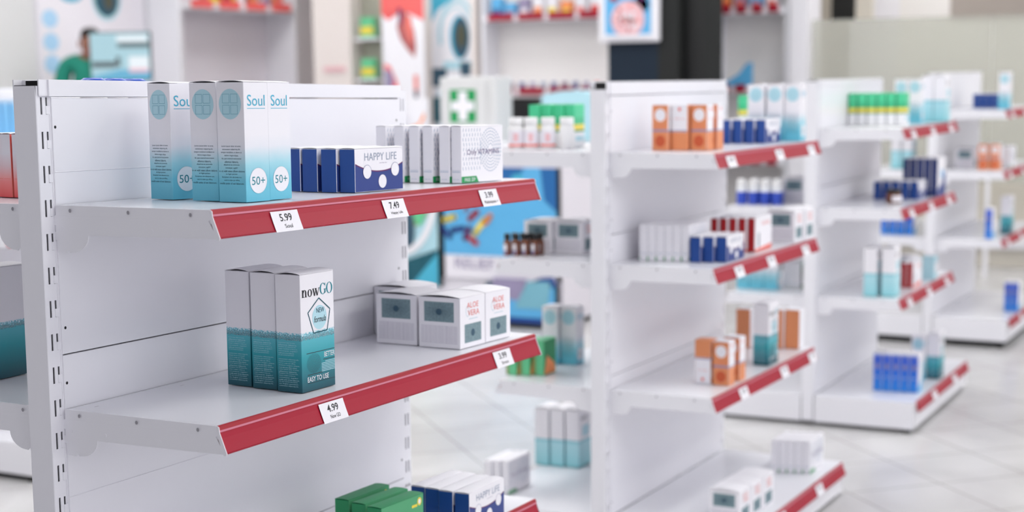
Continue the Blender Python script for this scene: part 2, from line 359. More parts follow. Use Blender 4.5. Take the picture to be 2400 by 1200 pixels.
    P = Print(face_side(dx, dy)); P.rect(-.009, .009, .0205, .0212, 'dashink'); P.rect(-.009, .009, .0232, .0236, 'dashink'); P.text('a b c d e', 0, .0075, .012, .002, 'dashink'); P.rect(-.0108, -.0095, .0012, .013, 'greenbar', 1); P.obj('spine_print', o)
    # cube-ish white carton with ornament panels
    dx, dy, h = .092, .091, .0955; o = new('aloe', dx, dy, h, 'white', bulge=.0042)
    P = Print(face_side(dx, dy)); P.rect(-.033, .032, .050, .0875, 'ornament', 1)
    for k in range(16):
        a = PI * k / 16; P.line((-.0005 - .028 * math.cos(a), .0688 - .017 * math.sin(a)), (-.0005 + .028 * math.cos(a), .0688 + .017 * math.sin(a)), .0004, 'slate', 2)
    P.ell(-.0005, .0688, .006, .006, 'slate', 3); P.obj('ornament_panel', o, 'dark teal lace pattern rectangle')
    P = Print(face_side(dx, dy))
    for i in range(11): P.text('lorem ipsum dolor sit amet consectetur adipiscing elit tempor', 0, .0415 - i * .0031, .080, .0021, 'plumink', 1)
    P.obj('small_print', o)
    P = Print(face_front(dx, dy)); P.text('ALOE', .0, .080, .042, .0105, 'salmon'); P.text('VERA', .003, .0655, .042, .0105, 'salmon'); P.ring(-.019, .069, .006, .010, .0006, 'aqualine', 1)
    P.line((-.015, .054), (.018, .054), .0007, 'aqualine'); P.obj('brand_lettering', o)
    P = Print(face_front(dx, dy)); P.rect(-.030, .031, .010, .045, 'ornament', 1); P.ell(0, .0275, .007, .007, 'slate', 2, 14); P.obj('front_ornament_panel', o)
    # green carton
    dx, dy, h = .130, .031, .090; o = new('green', dx, dy, h, 'green', {'-y': 'greenmid'}, lid='green', bulge=.001)
    P = Print(face_front(dx, dy)); P.ell(.052, .078, .0065, .0075, 'yellow'); P.ell(.052, .078, .0035, .0045, 'offwhite', 2); P.rect(.028, .045, .070, .075, 'yellow'); P.obj('flower_print', o, 'yellow and white flower')
    # green carton with orange leaf
    dx, dy, h = .080, .036, .104; o = new('greenleaf', dx, dy, h, 'greenface', {'-y': 'green'}, lid='greenface', bulge=.001)
    P = Print(face_side(dx, dy)); P.rect(-.0165, -.009, .002, .10, 'olive'); P.obj('stripe_print', o)
    P = Print(face_front(dx, dy)); P.poly([(-.038, .004), (.036, .004), (.03, .03), (-.02, .06)], 'orangelight'); P.obj('leaf_print', o, 'orange leaf shape')
    dx, dy, h = .066, .0335, .126; o = new('greenwhite', dx, dy, h, 'greenwhite', lid='greenface', bulge=.001)
    P = Print(face_front(dx, dy)); P.rect(-.026, .026, .02, .034, 'aquafade'); P.obj('front_print', o)
    # orange and white
    dx, dy, h = .048, .048, .126; o = new('orange', dx, dy, h, 'orangepack', {'y': 'white', '-y': 'white', 'z': 'white'}, bulge=.001)
    P = Print(face_side(dx, dy)); P.ell(0, .098, .0165, .0175, 'offwhite'); P.ell(0, .026, .0155, .0165, 'orangedot'); P.rect(-.0238, .0238, .052, .058, 'band'); P.text('Lorem', 0, .068, .024, .006, 'salmon'); P.obj('disc_print', o, 'white disc over a deep orange disc')
    P = Print(face_front(dx, dy)); P.rect(-.0238, .0238, .0006, .051, 'orange'); P.rect(-.0238, .0238, .052, .056, 'band'); P.ell(0, .114, .004, .005, 'redink', 2); P.text('dolor sit', 0, .088, .03, .004, 'salmon'); P.obj('drop_print', o)
    # crimson and white
    dx, dy, h = .150, .0215, .101; o = new('crimson', dx, dy, h, 'redpack', {'y': 'white', '-y': 'white', 'z': 'white'}, bulge=.001)
    P = Print(face_front(dx, dy)); P.text('Lorem', .02, .083, .07, .012, 'redink'); P.rect(-.045, -.035, .012, .055, 'slate'); P.poly([(-.074, .001), (.074, .001), (.074, .016), (-.074, .008)], 'salmon'); P.obj('front_print', o)
    dx, dy, h = .120, .0195, .101; o = new('pinkfade', dx, dy, h, 'pinkfade', {'-y': 'salmon', 'y': 'salmon'}, bulge=.001)
    P = Print(face_side(dx, dy)); P.rect(-.0072, .0072, .030, .0306, 'salmon'); P.obj('spine_print', o)
    dx, dy, h = .150, .0245, .156; o = new('navytall', dx, dy, h, 'navytall', {'-y': 'white', 'y': 'white', 'z': 'white'}, bulge=.001)
    P = Print(face_front(dx, dy)); P.poly([(-.074, .001), (.074, .001), (.074, .11), (.0, .05), (-.074, .03)], 'navyink'); P.ell(.01, .09, .02, .02, 'blueprint', 2); P.obj('front_print', o)
    dx, dy, h = .070, .0335, .150; o = new('blue', dx, dy, h, 'blue', {'-y': 'white', 'y': 'white', 'z': 'white'}, bulge=.001)
    P = Print(face_side(dx, dy)); P.ell(0, .098, .008, .010, 'band'); P.text('ipsum', 0, .055, .02, .008, 'offwhite'); P.obj('spine_print', o)
    P = Print(face_front(dx, dy)); P.text('ipsum', 0, .11, .05, .012, 'blueprint'); P.poly([(-.034, .001), (.034, .001), (.034, .05), (-.034, .02)], 'blueprint'); P.obj('front_print', o)
    dx, dy, h = .050, .050, .100; o = new('aqua', dx, dy, h, 'aquafade', {'z': 'white'}, bulge=.001)
    P = Print(face_front(dx, dy)); P.rect(-.02, .02, .03, .07, 'offwhite'); P.obj('front_print', o)
    # bottles
    DIM['pill'] = (.046, .046, .091); b = MB(); b.lathe([(.020, 0), (.0225, .003), (.0225, .058), (.0215, .063), (.017, .067), (.017, .070)], 0, 0, 'pill', 24); o = b.obj('pill_bottle', smooth=True)
    b = MB(); b.lathe([(.0195, .068), (.0205, .0695), (.0205, .089), (.0195, .091)], 0, 0, 'pill', 24); b.obj('cap', o, smooth=True)
    def cyl(nm, r, z0, z1, m, a0=0, a1=2 * PI, n=24, par=None, extra=None):
        b = MB()
        for i in range(n):
            a = a0 + (a1 - a0) * i / n; c = a0 + (a1 - a0) * (i + 1) / n
            b.face([(r * math.cos(a), r * math.sin(a), z0), (r * math.cos(c), r * math.sin(c), z0), (r * math.cos(c), r * math.sin(c), z1), (r * math.cos(a), r * math.sin(a), z1)], m)
            if extra: b.face([(r * 1.002 * math.cos(a), r * 1.002 * math.sin(a), extra[0]), (r * 1.002 * math.cos(c), r * 1.002 * math.sin(c), extra[0]), (r * 1.002 * math.cos(c), r * 1.002 * math.sin(c), extra[1]), (r * 1.002 * math.cos(a), r * 1.002 * math.sin(a), extra[1])], extra[2])
        return b.obj(nm, par, smooth=True)
    PROTO['pillplain'] = o; DIM['pillplain'] = DIM['pill']
    o2 = o.copy(); COL.objects.link(o2); c2 = o.children[0].copy(); COL.objects.link(c2); c2.parent = o2; PROTO['pill'] = o2
    cyl('label_sleeve', .0228, .008, .054, 'walllav', par=o2, extra=(.008, .015, MT['salmon']))
    cyl('label_emblem', .0230, .022, .046, 'palepink', PI + .1, PI + .75, 6, o2)
    DIM['dropper'] = (.023, .023, .065); b = MB(); b.lathe([(.0105, 0), (.0115, .002), (.0115, .038), (.009, .044), (.006, .046), (.006, .049)], 0, 0, 'amber', 18); o = b.obj('dropper_bottle', smooth=True); PROTO['dropper'] = o
    b = MB(); b.lathe([(.0085, .047), (.009, .048), (.009, .063), (.008, .065)], 0, 0, 'black', 18); b.obj('cap', o, smooth=True)
    cyl('label_sleeve', .0117, .005, .034, 'offwhite', PI * .72, PI * 1.12, 10, o, (.005, .016, MT['band']))
    DIM['bluebottle'] = (.044, .044, .1); b = MB(); b.lathe([(.020, 0), (.0215, .003), (.0215, .06), (.019, .068), (.016, .072)], 0, 0, 'bluebottle', 22); o = b.obj('pill_bottle', smooth=True); PROTO['bluebottle'] = o
    b = MB(); b.lathe([(.0185, .071), (.0195, .073), (.0195, .088), (.017, .095), (.010, .099)], 0, 0, 'pill', 22); b.obj('cap', o, smooth=True)
    DIM['jar'] = (.062, .062, .055); b = MB(); b.lathe([(.028, 0), (.031, .004), (.031, .034), (.027, .04)], 0, 0, 'amber', 24); o = b.obj('glass_jar', smooth=True); PROTO['jar'] = o
    b = MB(); b.lathe([(.028, .039), (.0295, .041), (.0295, .053), (.027, .055)], 0, 0, 'black', 24); b.obj('lid', o, smooth=True)
    cyl('label_sleeve', .0313, .008, .030, 'offwhite', PI, PI * 1.6, 12, o)
    DIM['lidded'] = (.05, .05, .2); b = MB(); b.lathe([(.021, 0), (.0225, .003), (.0225, .16), (.019, .17)], 0, 0, 'pill', 22); o = b.obj('white_bottle', smooth=True); PROTO['lidded'] = o
    b = MB(); b.lathe([(.021, .168), (.0225, .17), (.0225, .186), (.015, .191)], 0, 0, 'bluelid', 22); b.obj('cap', o, smooth=True)
make_packs()
USED = set()
def inst(kind, M, label, cat, group=None):
    src = PROTO[kind]
    if kind in USED:
        r = src.copy(); COL.objects.link(r)
        for ch in src.children:
            c = ch.copy(); COL.objects.link(c); c.parent = r
        for k in ('label', 'category', 'group'):
            if k in r: del r[k]
    else: r = src; USED.add(kind)
    r.matrix_world = M; return tag(r, label, cat, group)

# ------------------------------------------------------------ gondolas
def slotted(b, x0, x1, y, z0, z1, cols, z_first, pitch, hh, m):
    """steel face at y with rectangular slots cut out; cols = slot (xa, xb)"""
    xs = sorted({x0, x1, *[c for p in cols for c in p]}); n = int((z_first - z0) / pitch) + 1; zs = {z0, z1}; sl = []
    for k in range(n):
        t = z_first - k * pitch
        if t - hh > z0 and t < z1: zs |= {t, t - hh}; sl.append((t - hh, t))
    zs = sorted(zs)
    for i in range(len(xs) - 1):
        for j in range(len(zs) - 1):
            cx = (xs[i] + xs[i + 1]) / 2; cz = (zs[j] + zs[j + 1]) / 2
            if any(a < cx < c for a, c in cols) and any(a < cz < c for a, c in sl): continue
            b.face([(xs[i], y, zs[j]), (xs[i + 1], y, zs[j]), (xs[i + 1], y, zs[j + 1]), (xs[i], y, zs[j + 1])], m)
D = .045                                # depth of the uprights
def upright(par, xc, zbot, ztop):
    b = MB(); x0, x1 = xc - .0095, xc + .0205
    cols = [(xc - .002, xc + .002), (xc + .0085, xc + .0125)]
    slotted(b, x0, x1, 0, zbot, ztop, cols, 0.0, .05, .025, 'metal'); slotted(b, x0, x1, D, zbot, ztop, cols, 0.0, .05, .025, 'metal')
    b.face([(x0, 0, zbot), (x0, D, zbot), (x0, D, ztop), (x0, 0, ztop)], 'metal'); b.face([(x1, 0, zbot), (x1, D, zbot), (x1, D, ztop), (x1, 0, ztop)], 'metal')
    o = b.obj('upright_post', par); q = o.modifiers.new('s', 'SOLIDIFY'); q.thickness = .0014
    q.offset = -1
    b = MB(); b.box(x0 + .011, x1 - .011, D / 2 - .012, D / 2 + .012, zbot + .03, ztop - .05, 'rivet'); b.obj('inner_stiffener', o)
    return o
def mir(s, y): return y if s > 0 else D - y
def panels(par, L, s, zt, zb):
    b = MB(); x0, x1 = .0135, L - .0095
    def bx(xa, xb, ya, yb, za, zc, m='metal'):
        ya, yb = mir(s, ya), mir(s, yb); b.box(xa, xb, min(ya, yb), max(ya, yb), za, zc, m)
    bx(x0 - .003, x1, -.0065, .006, .001, zt)                         # top cap strip
    z = -.0005; k = 0
    for zz in (-.384, -.784, zb):
        bx(x0 + .004, x1, -.0032, .004, zz + .0014, z - .0006)
        bx(x0 + .0045, x1 - .001, -.0042, -.003, z - .1098 - .11 * k, z - .1082 - .11 * k)     # stiffening bead
        for hz, hx in ((z - .043, .0228), (zz + .041, .0247), (z - .043, L - .022), (zz + .041, L - .022)):
            n = 10; pts = [(hx + .0024 * math.cos(2 * PI * i / n), mir(s, -.0034), hz + .0024 * math.sin(2 * PI * i / n)) for i in range(n)]
            b.face(pts, 'hole')
        z = zz; k = 1
    o = b.obj('back_panel', par, bevel=.0007, seg=1)
    for side, (xa, xb, xc) in enumerate(((.0085, .0150, .0180), (L - .0085, L - .0118, L - .0135))):   # comb of hooks in the inner slot column
        pr = [(xc, .0), (xb, .0)]; zk = 0
        while zk > zb + .05: pr += [(xb, zk - .0125), (xa, zk - .0125), (xa, zk - .0245), (xb, zk - .0245)]; zk -= .05
        pr += [(xb, zk), (xc, zk)]; ya, yb = sorted((mir(s, -.0008), mir(s, .0004))); h = MB(); h.prism(pr, ya, yb, 'metal', 'y'); h.obj('hook_strip', o, fix=False)
    return o
def strip(b, x0, x1, yf, z, s, m='red'):
    Y = lambda y: mir(s, y)
    b.prism([(Y(-yf), z + .0005), (Y(-yf - .0025), z - .0008), (Y(-yf - .0037), z - .0062), (Y(-yf - .0015), z - .0062), (Y(-yf), z - .004)], x0, x1, 'reddark')
    b.prism([(Y(-yf - .0015), z - .0060), (Y(-yf - .0042), z - .0064), (Y(-yf - .0046), z - .0092), (Y(-yf - .002), z - .0092)], x0, x1, 'clear')
    pr = [(-yf - .0034, z - .0092), (-yf - .0062, z - .018), (-yf - .0105, z - .029), (-yf - .0145, z - .0385), (-yf - .0160, z - .0388), (-yf - .0152, z - .0405), (-yf - .0120, z - .0405), (-yf - .0060, z - .028), (-yf - .0015, z - .0092)]
    b.prism([(Y(a), c) for a, c in pr], x0, x1, m)
def price_tag(par, xc, yf, z, s, top, sub, w=.068):
    sg = 1 if s > 0 else -1
    def mp(u, t, e):                                                  # t: 0 bottom .. 1 top of the slanted rail
        pts = [(0, -.0160, -.0400), (.38, -.0114, -.029), (.75, -.0072, -.018), (1, -.0044, -.0098)]
        for a, c in zip(pts, pts[1:]):
            if t <= c[0] or c is pts[-1]:
                f = (t - a[0]) / (c[0] - a[0]); y = a[1] + (c[1] - a[1]) * f; zz = a[2] + (c[2] - a[2]) * f; break
        return (xc + u * sg, mir(s, -yf + y - .0007 - e), z + zz)
    P = Print(mp)
    for i in range(6): P.rect(-w / 2, w / 2, -.03 + i * .165, -.03 + (i + 1) * .165, 'paper', 1)
    if top: P.text(top, 0, .66, .030, .36, 'ink', 3, bold=.012)
    if sub: P.text(sub, .001, .24, {4: .019, 6: .027, 10: .036}.get(len(sub), min(.052, .0042 * len(sub) + .002)), .2, 'ink', 3)
    return P.obj('price_tag', par)
def bracket(par, x, s, z, sd, lip=True):
    Y = lambda y: mir(s, y); b = MB(); t = .0018; n = 8
    prof = [(-.004, -.0148), (-sd + .004, -.0148), (-sd - .0135, -.041), (-.066, -.0435)]
    cx, r = -.078, .0
    arc = []
    for i in range(n + 1):
        a = PI / 2 * i / n; arc.append((-.066 + .034 * (1 - math.cos(a)) * 1.0, -.0435 - .0265 * math.sin(a)))
    prof += arc[1:] + [(-.030, -.0705), (-.027, -.066), (-.024, -.0705), (-.006, -.0700), (-.0045, -.052), (.004, -.052), (.004, -.04), (-.003, -.040), (-.003, -.03), (.004, -.03), (.004, -.018)]
    b.prism([(Y(a), z + c) for a, c in prof], x, x + t, 'metal')
    for yy, zz, m in ((-.0345, -.0075, 'hole'), (-.145, -.0075, 'hole'), (-.2583, -.0078, 'hole'), (-.0824, -.0330, 'metal'), (-.1863, -.0330, 'metal'), (-.0156, -.0330, 'metal'), (-.280, -.0345, 'metal')):
        k = 10; rr = .0026 if m == 'hole' else .0022; xo = x - .0026 if m == 'hole' else x - .0006
        if x > .5: xo = x + t + .0006
        b.prism([(Y(yy) + rr * math.cos(2 * PI * i / k), z + zz + rr * 1.15 * math.sin(2 * PI * i / k)) for i in range(k)], xo, xo + (.0006 if m == 'metal' else .0003), 'rivet' if m == 'hole' else 'metal')
    return b.obj('shelf_bracket', par, bevel=.0004, seg=1)
def shelf(par, L, s, z, sd, tags, k=0):
    Y = lambda y: mir(s, y); x0, x1 = .0168, L * 1.018; b = MB(); ya, yb = sorted((Y(-.0045), Y(-sd)))
    b.box(x0, x1, ya, yb, z - .0012, z, 'shelf')
    b.box(x0 - .0022, x0, ya, yb, z - .0155, z, 'metal'); b.box(x1, x1 + .0022, ya, yb, z - .0155, z, 'metal')
    yc, yd = sorted((Y(-.0045), Y(-.0065))); b.box(x0, x1, yc, yd, z - .0155, z, 'metal')
    yc, yd = sorted((Y(-sd), Y(-sd + .0016))); b.box(x0, x1, yc, yd, z - .04, z, 'metal')
    for i in range(5):                                                # small punched marks near the back
        xx = .05 + i * .2 * L; yc, yd = sorted((Y(-.030), Y(-.0325))); b.box(xx, xx + .008, yc, yd, z - .0002, z + .0001, 'rivet')
    o = b.obj('shelf', par, bevel=.0006, seg=1)
    bracket(o, x0 - .0020, s, z, sd); bracket(o, x1 + .0002, s, z, sd)
    r = MB(); strip(r, x0 - .001, x1 + .001, sd, z, s); r.obj('price_rail', o)
    for xx in (x0 - .0026, x1 + .0012):                                # clear end caps of the rail
        e = MB(); e.prism([(Y(-sd - .001), z), (Y(-sd - .0038), z - .002), (Y(-sd - .0048), z - .010), (Y(-sd - .0168), z - .0395), (Y(-sd - .0155), z - .0425), (Y(-sd - .011), z - .0425), (Y(-sd), z - .012)], xx, xx + .0014, 'metal'); e.obj('rail_end_cap', o)
    for t in tags: price_tag(o, t[0], sd, z, s, t[1], t[2])
    return o
def gondola(name, U, label, tags=None, group='double sided white shelf units'):
    ox, oy, rot, ty, tx, dz = U['v']; L = U['L']
    A = Matrix.Rotation(rot, 4, 'Z') @ Matrix.Rotation(tx, 4, 'X') @ Matrix.Rotation(ty, 4, 'Y')
    M = Matrix.Translation((ox, oy, dz + OZ)) @ A; U['M'] = M
    root = empty('shelf_unit', M, label, 'shelf unit', group); zt, zb = U['zt'], U['zb']; zlow = -1.292
    for xc in (0, L): upright(root, xc, zlow + .004, .0165)
    for s in (1, -1): panels(root, L, s, zt, zb)
    c = MB(); c.box(.012, L - .008, .006, D - .006, zt - .024, zt - .022, 'metal'); c.obj('top_cover', root)
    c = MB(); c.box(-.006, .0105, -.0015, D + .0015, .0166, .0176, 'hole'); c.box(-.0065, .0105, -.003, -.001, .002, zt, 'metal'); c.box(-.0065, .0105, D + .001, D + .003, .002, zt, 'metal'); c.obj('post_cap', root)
    c = MB(); c.box(.0108, .0130, .0005, D - .0005, .0018, zt - .0012, 'hole'); c.obj('channel_shade_plate', root)  # dark plate put in for the shade inside the hollow top channel
    bd = U['bd']
    for s in (1, -1):
        for z in (U['z1'], U['z2'], U['z3']):
            tg = (tags or {}).get((s, round(z, 2)), None)
            if tg is None: tg = [(.13 * L + .05, '3.99', None), (.5 * L + .03, '5.49', None), (.86 * L + .02, '2.99', None)]
            shelf(root, L, s, z, U['sd'], tg)
        Y = lambda y: mir(s, y); b = MB(); ya, yb = sorted((Y(-.004), Y(-bd)))
        b.box(-.006, L * 1.018, ya, yb, zb - .0015, zb, 'shelf'); b.box(-.008, -.006, ya, yb, zlow, zb, 'metal'); b.box(L * 1.018, L * 1.018 + .002, ya, yb, zlow, zb, 'metal')
        o = b.obj('base_shelf', root, bevel=.0008, seg=1)
        yc, yd = sorted((Y(-bd + .001), Y(-bd + .003))); k = MB(); k.box(-.003, L * 1.015, yc, yd, zlow + .002, zb - .001, 'metal'); k.obj('kick_plate', o)
        yc, yd = sorted((Y(-bd - .0004), Y(-bd + .0034))); k = MB(); k.box(-.0060, -.0030, yc, yd, zlow, zb - .004, 'hole'); k.obj('corner_seam', o)
        r = MB(); strip(r, .03, L * 1.015, bd - .002, zb, s); r.obj('price_rail', o)
        for xx in (.33, .72): price_tag(o, xx * L, bd - .002, zb, s, '4.99', None)
        p0 = (M @ Vector((.5 * L, 0, 0))).z; yc, yd = sorted((Y(-bd + .022), Y(-.01))); q = MB(); q.box(.018, L * 1.018 - .02, yc, yd, -p0 + .003 + (.011 if ty > .01 else .002), zlow - .0005, 'hole'); q.obj('plinth_or_shade', o)  # black block in the gap under the base, stands in for its shadow
        # feet reach the floor
        for xx in (.012, L * 1.0):
            p = M @ Vector((xx, Y(-bd + .03), 0)); zf = -p.z + .0005
            f = MB(); f.lathe([(.016, zf), (.018, zf + .003), (.012, zf + .010), (.006, zf + .012), (.006, zlow + .006)], xx, Y(-bd + .03), 'black', 14); f.obj('levelling_foot', root)
    return root
UN = {
 1: dict(v=(0, 0, 0, .0216, -.0023, .0276), L=1.0, sd=.291, z1=-.1581, z2=-.4660, z3=-.8028, zt=.0257, zb=-1.1750, bd=.3764),
 2: dict(v=(2.214, .0861, -.0101, .0059, .0015, -.0101), L=.9229, sd=.3042, z1=-.1551, z2=-.4659, z3=-.8213, zt=.0374, zb=-1.1922, bd=.4109),
 3: dict(v=(4.0797, .0498, .0035, .003, -.0039, -.0081), L=.9561, sd=.3133, z1=-.1614, z2=-.4609, z3=-.8034, zt=.0224, zb=-1.1878, bd=.3891),
 4: dict(v=(6.0787, .0373, -.0056, 0, 0, .0112), L=1.0024, sd=.3121, z1=-.1638, z2=-.4584, z3=-.7936, zt=.0164, zb=-1.1850, bd=.3638),
 5: dict(v=(2.135, 2.60, 0, 0, 0, 0), L=1.0, sd=.300, z1=-.158, z2=-.466, z3=-.803, zt=.0257, zb=-1.180, bd=.400)}
ULAB = {1: 'nearest white double sided shelf unit filling the left of the photo', 2: 'second white shelf unit, standing behind the nearest one in the row',
        3: 'third white shelf unit of the row, its white base corner over the floor', 4: 'farthest white shelf unit of the row, at the right edge of the photo',
        5: 'white shelf unit of the other row, seen left behind the nearest post'}
G1T = {(1, -.16): [(.181, '5.99', 'Soul'), (.487, '7.49', 'Happy Life'), (.818, '3.99', 'Multivitamin +')], (1, -.47): [(.293, '4.99', 'Now GO'), (.868, '3.99', 'Stress')], (1, -.80): [(.35, '2.49', None), (.8, '7.49', None)]}
G2T = {(1, -.16): [(.13, '6.49', None), (.54, '7.49', None), (.848, '5.99', None)], (1, -.47): [(.205, '3.99', None), (.48, '8.99', None), (.81, '3.99', None)], (1, -.82): [(.255, '6.49', None), (.62, '4.99', None), (.90, '6.49', None)]}
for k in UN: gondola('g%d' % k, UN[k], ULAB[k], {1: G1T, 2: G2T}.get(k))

# ------------------------------------------------------------ goods on the shelves
def put(kind, u, zn, x, y, rot=0, label=None, cat='box', group=None, flip=False):
    dz = UN[u][zn] + .0007; M = UN[u]['M'] @ Matrix.Translation((x, y, dz)) @ Matrix.Rotation(math.radians(rot), 4, 'Z')
    if flip: M = M @ Matrix.Translation((0, 0, DIM[kind][2] + .0022)) @ Matrix.Rotation(PI, 4, 'X')
    return inst(kind, M, label, cat, group)
ORD = ['leftmost', 'second', 'third', 'fourth', 'fifth', 'sixth', 'seventh', 'eighth']
NUM = {1: 'one', 2: 'two', 3: 'three', 4: 'four', 5: 'five', 6: 'six', 7: 'seven', 8: 'eight'}
def row(kind, u, zn, pts, desc, where, cat='box', rot=None):
    """pts = (x of the -X face, y centre, rot) from the photo's left to right"""
    n = len(pts); dx = DIM[kind][0]
    for i, p in enumerate(pts):
        if n == 1: lab = '%s, %s' % (desc, where)
        else: lab = '%s of %s %ss, %s' % ('rightmost' if i == n - 1 else ORD[i], NUM[n], desc, where)
        fl = len(p) > 3 and p[3]
        r = p[2] if len(p) > 2 else rr0.uniform(-1.5, 1.5)
        put(kind, u, zn, p[0] + dx / 2, p[1], r, lab, cat, None if n == 1 else '%ss, %s' % (desc, where), fl)
rr0 = random.Random(11)
def seq(x0, y0, x1, y1, n): return [(x0 + (x1 - x0) * i / max(1, n - 1), y0 + (y1 - y0) * i / max(1, n - 1)) for i in range(n)]
N1 = "nearest unit's "; W1 = N1 + 'top shelf'; W2 = N1 + 'middle shelf'; W3 = N1 + 'low shelf'
# nearest unit, front side
for (x, y, r), l in zip([(.2023, -.0765, -11), (.1961, -.1631, -3), (.1858, -.2225, -3.5), (.2470, -.2192, -1.5)],
                        ['leftmost tall white-to-aqua carton, standing apart by the top back panel', 'tall white-to-aqua carton second from left, between its look-alikes on the top shelf',
                         'tall white-to-aqua carton at the shelf edge, third of the front four', 'tall white-to-aqua carton right of the front one, beside the navy cartons']):
    put('soul', 1, 'z1', x, y, r, l, 'box', 'tall white-to-aqua cartons on the nearest top shelf')
for i, (x, y, r) in enumerate([(.509, -.1330, -1.5), (.5092, -.1677, -1.8), (.5067, -.2069, -1.3), (.5107, -.2423, -2.5)]):
    put('happy', 1, 'z1', x, y, r, '%s of four low navy and white cartons, %s' % (['leftmost', 'second', 'third', 'front'][i], W1), 'box', 'low navy and white cartons, ' + W1)
for i, y in enumerate([-.098, -.140, -.170, -.2005, -.2325, -.2577]):
    put('vita', 1, 'z1', .853 - .002 * (5 - i), y, [-1, -4, -3, -5, -3, -3.8][i], '%s of six thin white cartons with dash ring print, %s' % ((ORD[:5] + ['front'])[i], W1), 'box', 'thin white dash-ring cartons, ' + W1)
for i, (x, y, r) in enumerate([(.3319, -.1255, -2.1), (.3259, -.1798, -1.1), (.3192, -.2335, -1.2)]):
    put('now', 1, 'z2', x, y, r, '%s of three tall white and teal cartons, %s' % (['rear', 'middle', 'front'][i], W2), 'box', 'tall white and teal cartons, ' + W2)
for (x, y, r), l in zip([(.925, -.051, -1), (.8273, -.1189, -1.3), (.8195, -.2180, -1.6), (.9175, -.2205, -3)],
                        ['rear square white carton with dark lace panel, against the back panel', 'square white lace-panel carton left of the front one, nearest middle shelf',
                         'front square white lace-panel carton, nearest the middle shelf edge', 'square white lace-panel carton at the right end of the middle shelf']):
    put('aloe', 1, 'z2', x, y, r, l, 'box', 'square white lace-panel cartons, ' + W2)
for i, (x, y, r) in enumerate([(.6083, -.1498, -1.4), (.5974, -.1948, -3.7), (.5858, -.2346, -3.3)]):
    put('green', 1, 'z3', x, y + .003, r, '%s of three green cartons at the bottom edge, %s' % (['leftmost', 'middle', 'front'][i], W3), 'box', 'green cartons, ' + W3)
for i, (x, y, r) in enumerate([(.8210, -.1836, -1.7), (.8180, -.2160, -1.6), (.8126, -.2488, -1.6), (.8119, -.2817, .5)]):
    put('happy', 1, 'z3', x, y + .003, r, '%s of four low navy and white cartons, %s' % (['leftmost', 'second', 'third', 'front'][i], W3), 'box', 'low navy and white cartons, ' + W3)
# nearest unit, far side
row('pinkfade', 1, 'z1', [(.131, .2445, 0), (.128, .2215, 1), (.124, .1985, -1.5), (.122, .1765, 1)], 'white-to-red carton', "back side of nearest unit, left edge")
put('now', 1, 'z2', .184, .3025, 182, 'tall white and teal carton at the left edge, behind the nearest post', 'box')
for i, x in enumerate((.275, .325, .375)):
    put('lidded', 1, 'z1', x, .15, 0, '%s of three blue-capped bottles peeking over the nearest back panel' % ['leftmost', 'middle', 'rightmost'][i], 'bottle', 'blue capped bottles behind the nearest back panel')
# other row, left edge
for i, y in enumerate((2.440, 2.402, 2.364, 2.326)):
    M = Matrix.Translation((2.335, y, OZ - .158 + .0003)); inst('sky', M, '%s of four sky blue cartons on the other row, left edge' % (ORD[:3] + ['rightmost'])[i], 'box', 'sky blue cartons on the other row')
# second unit, front side
A = "second unit's "
row('orange', 2, 'z1', [(.150, -.0955, 0)], 'orange carton with white disc', 'leftmost of the group on ' + A + 'top shelf')
row('orange', 2, 'z1', [(.165, -.147, -90)], 'white-faced orange carton with red drop', 'turned in the group on ' + A + 'top shelf')
row('orange', 2, 'z1', [(.178, -.200, 0)], 'orange carton with white disc', 'right and front in ' + A + 'top shelf group')
row('orange', 2, 'z1', [(.250, -.203, 0)], 'orange and white carton', 'hidden mostly behind the front orange one, ' + A + 'top shelf')
row('happy', 2, 'z1', [(x, y, 0) for x, y in seq(.630, -.111, .664, -.212, 4)], 'low navy carton', A + 'top shelf')
row('soul', 2, 'z1', [(.85, -.129, 0), (.86, -.188, 0), (.87, -.243, 0)], 'tall white-to-aqua carton', A + 'top shelf')
row('vita', 2, 'z2', [(x, y, 0) for x, y in seq(.125, -.055, .155, -.171, 6)], 'thin white carton', A + 'middle shelf')
row('happy', 2, 'z2', [(x, y, 0) for x, y in seq(.145, -.2055, .174, -.272, 3)], 'low navy carton', A + 'middle shelf')
row('crimson', 2, 'z2', [(x, y, 0) for x, y in seq(.410, -.160, .455, -.260, 5)], 'crimson carton', A + 'middle shelf')
row('aloe', 2, 'z2', [(.775, -.242, 0), (.872, -.246, 0)], 'square white lace-panel carton', A + 'middle shelf')
row('orange', 2, 'z3', [(.200, -.209, 90, True)], 'upside-down orange and white carton', 'left of the group on ' + A + 'low shelf')
row('orange', 2, 'z3', [(.200, -.264, 0)], 'orange carton with white disc', 'front of the group on ' + A + 'low shelf')
row('orange', 2, 'z3', [(.283, -.266, 0)], 'orange and white carton', 'right behind the front one on ' + A + 'low shelf')
row('now', 2, 'z3', [(.545, -.263, 0)], 'tall white and teal carton', 'alone among orange ones on ' + A + 'low shelf')
row('orange', 2, 'z3', [(.830, -.104, 180)], 'brown-orange carton', 'left of the tall teal one on ' + A + 'low shelf')
row('orange', 2, 'z3', [(.860, -.204, 180), (.872, -.255, 180)], 'brown-orange carton', 'right of the tall teal one, ' + A + 'low shelf')
row('vita', 2, 'zb', [(x, y, 0) for x, y in seq(.700, -.260, .731, -.354, 5)], 'thin white carton', A + 'base shelf')
row('aloe', 2, 'zb', [(.088, -.320, 0), (.182, -.322, 0), (.276, -.324, 0)], 'square white lace-panel carton', A + 'base shelf')
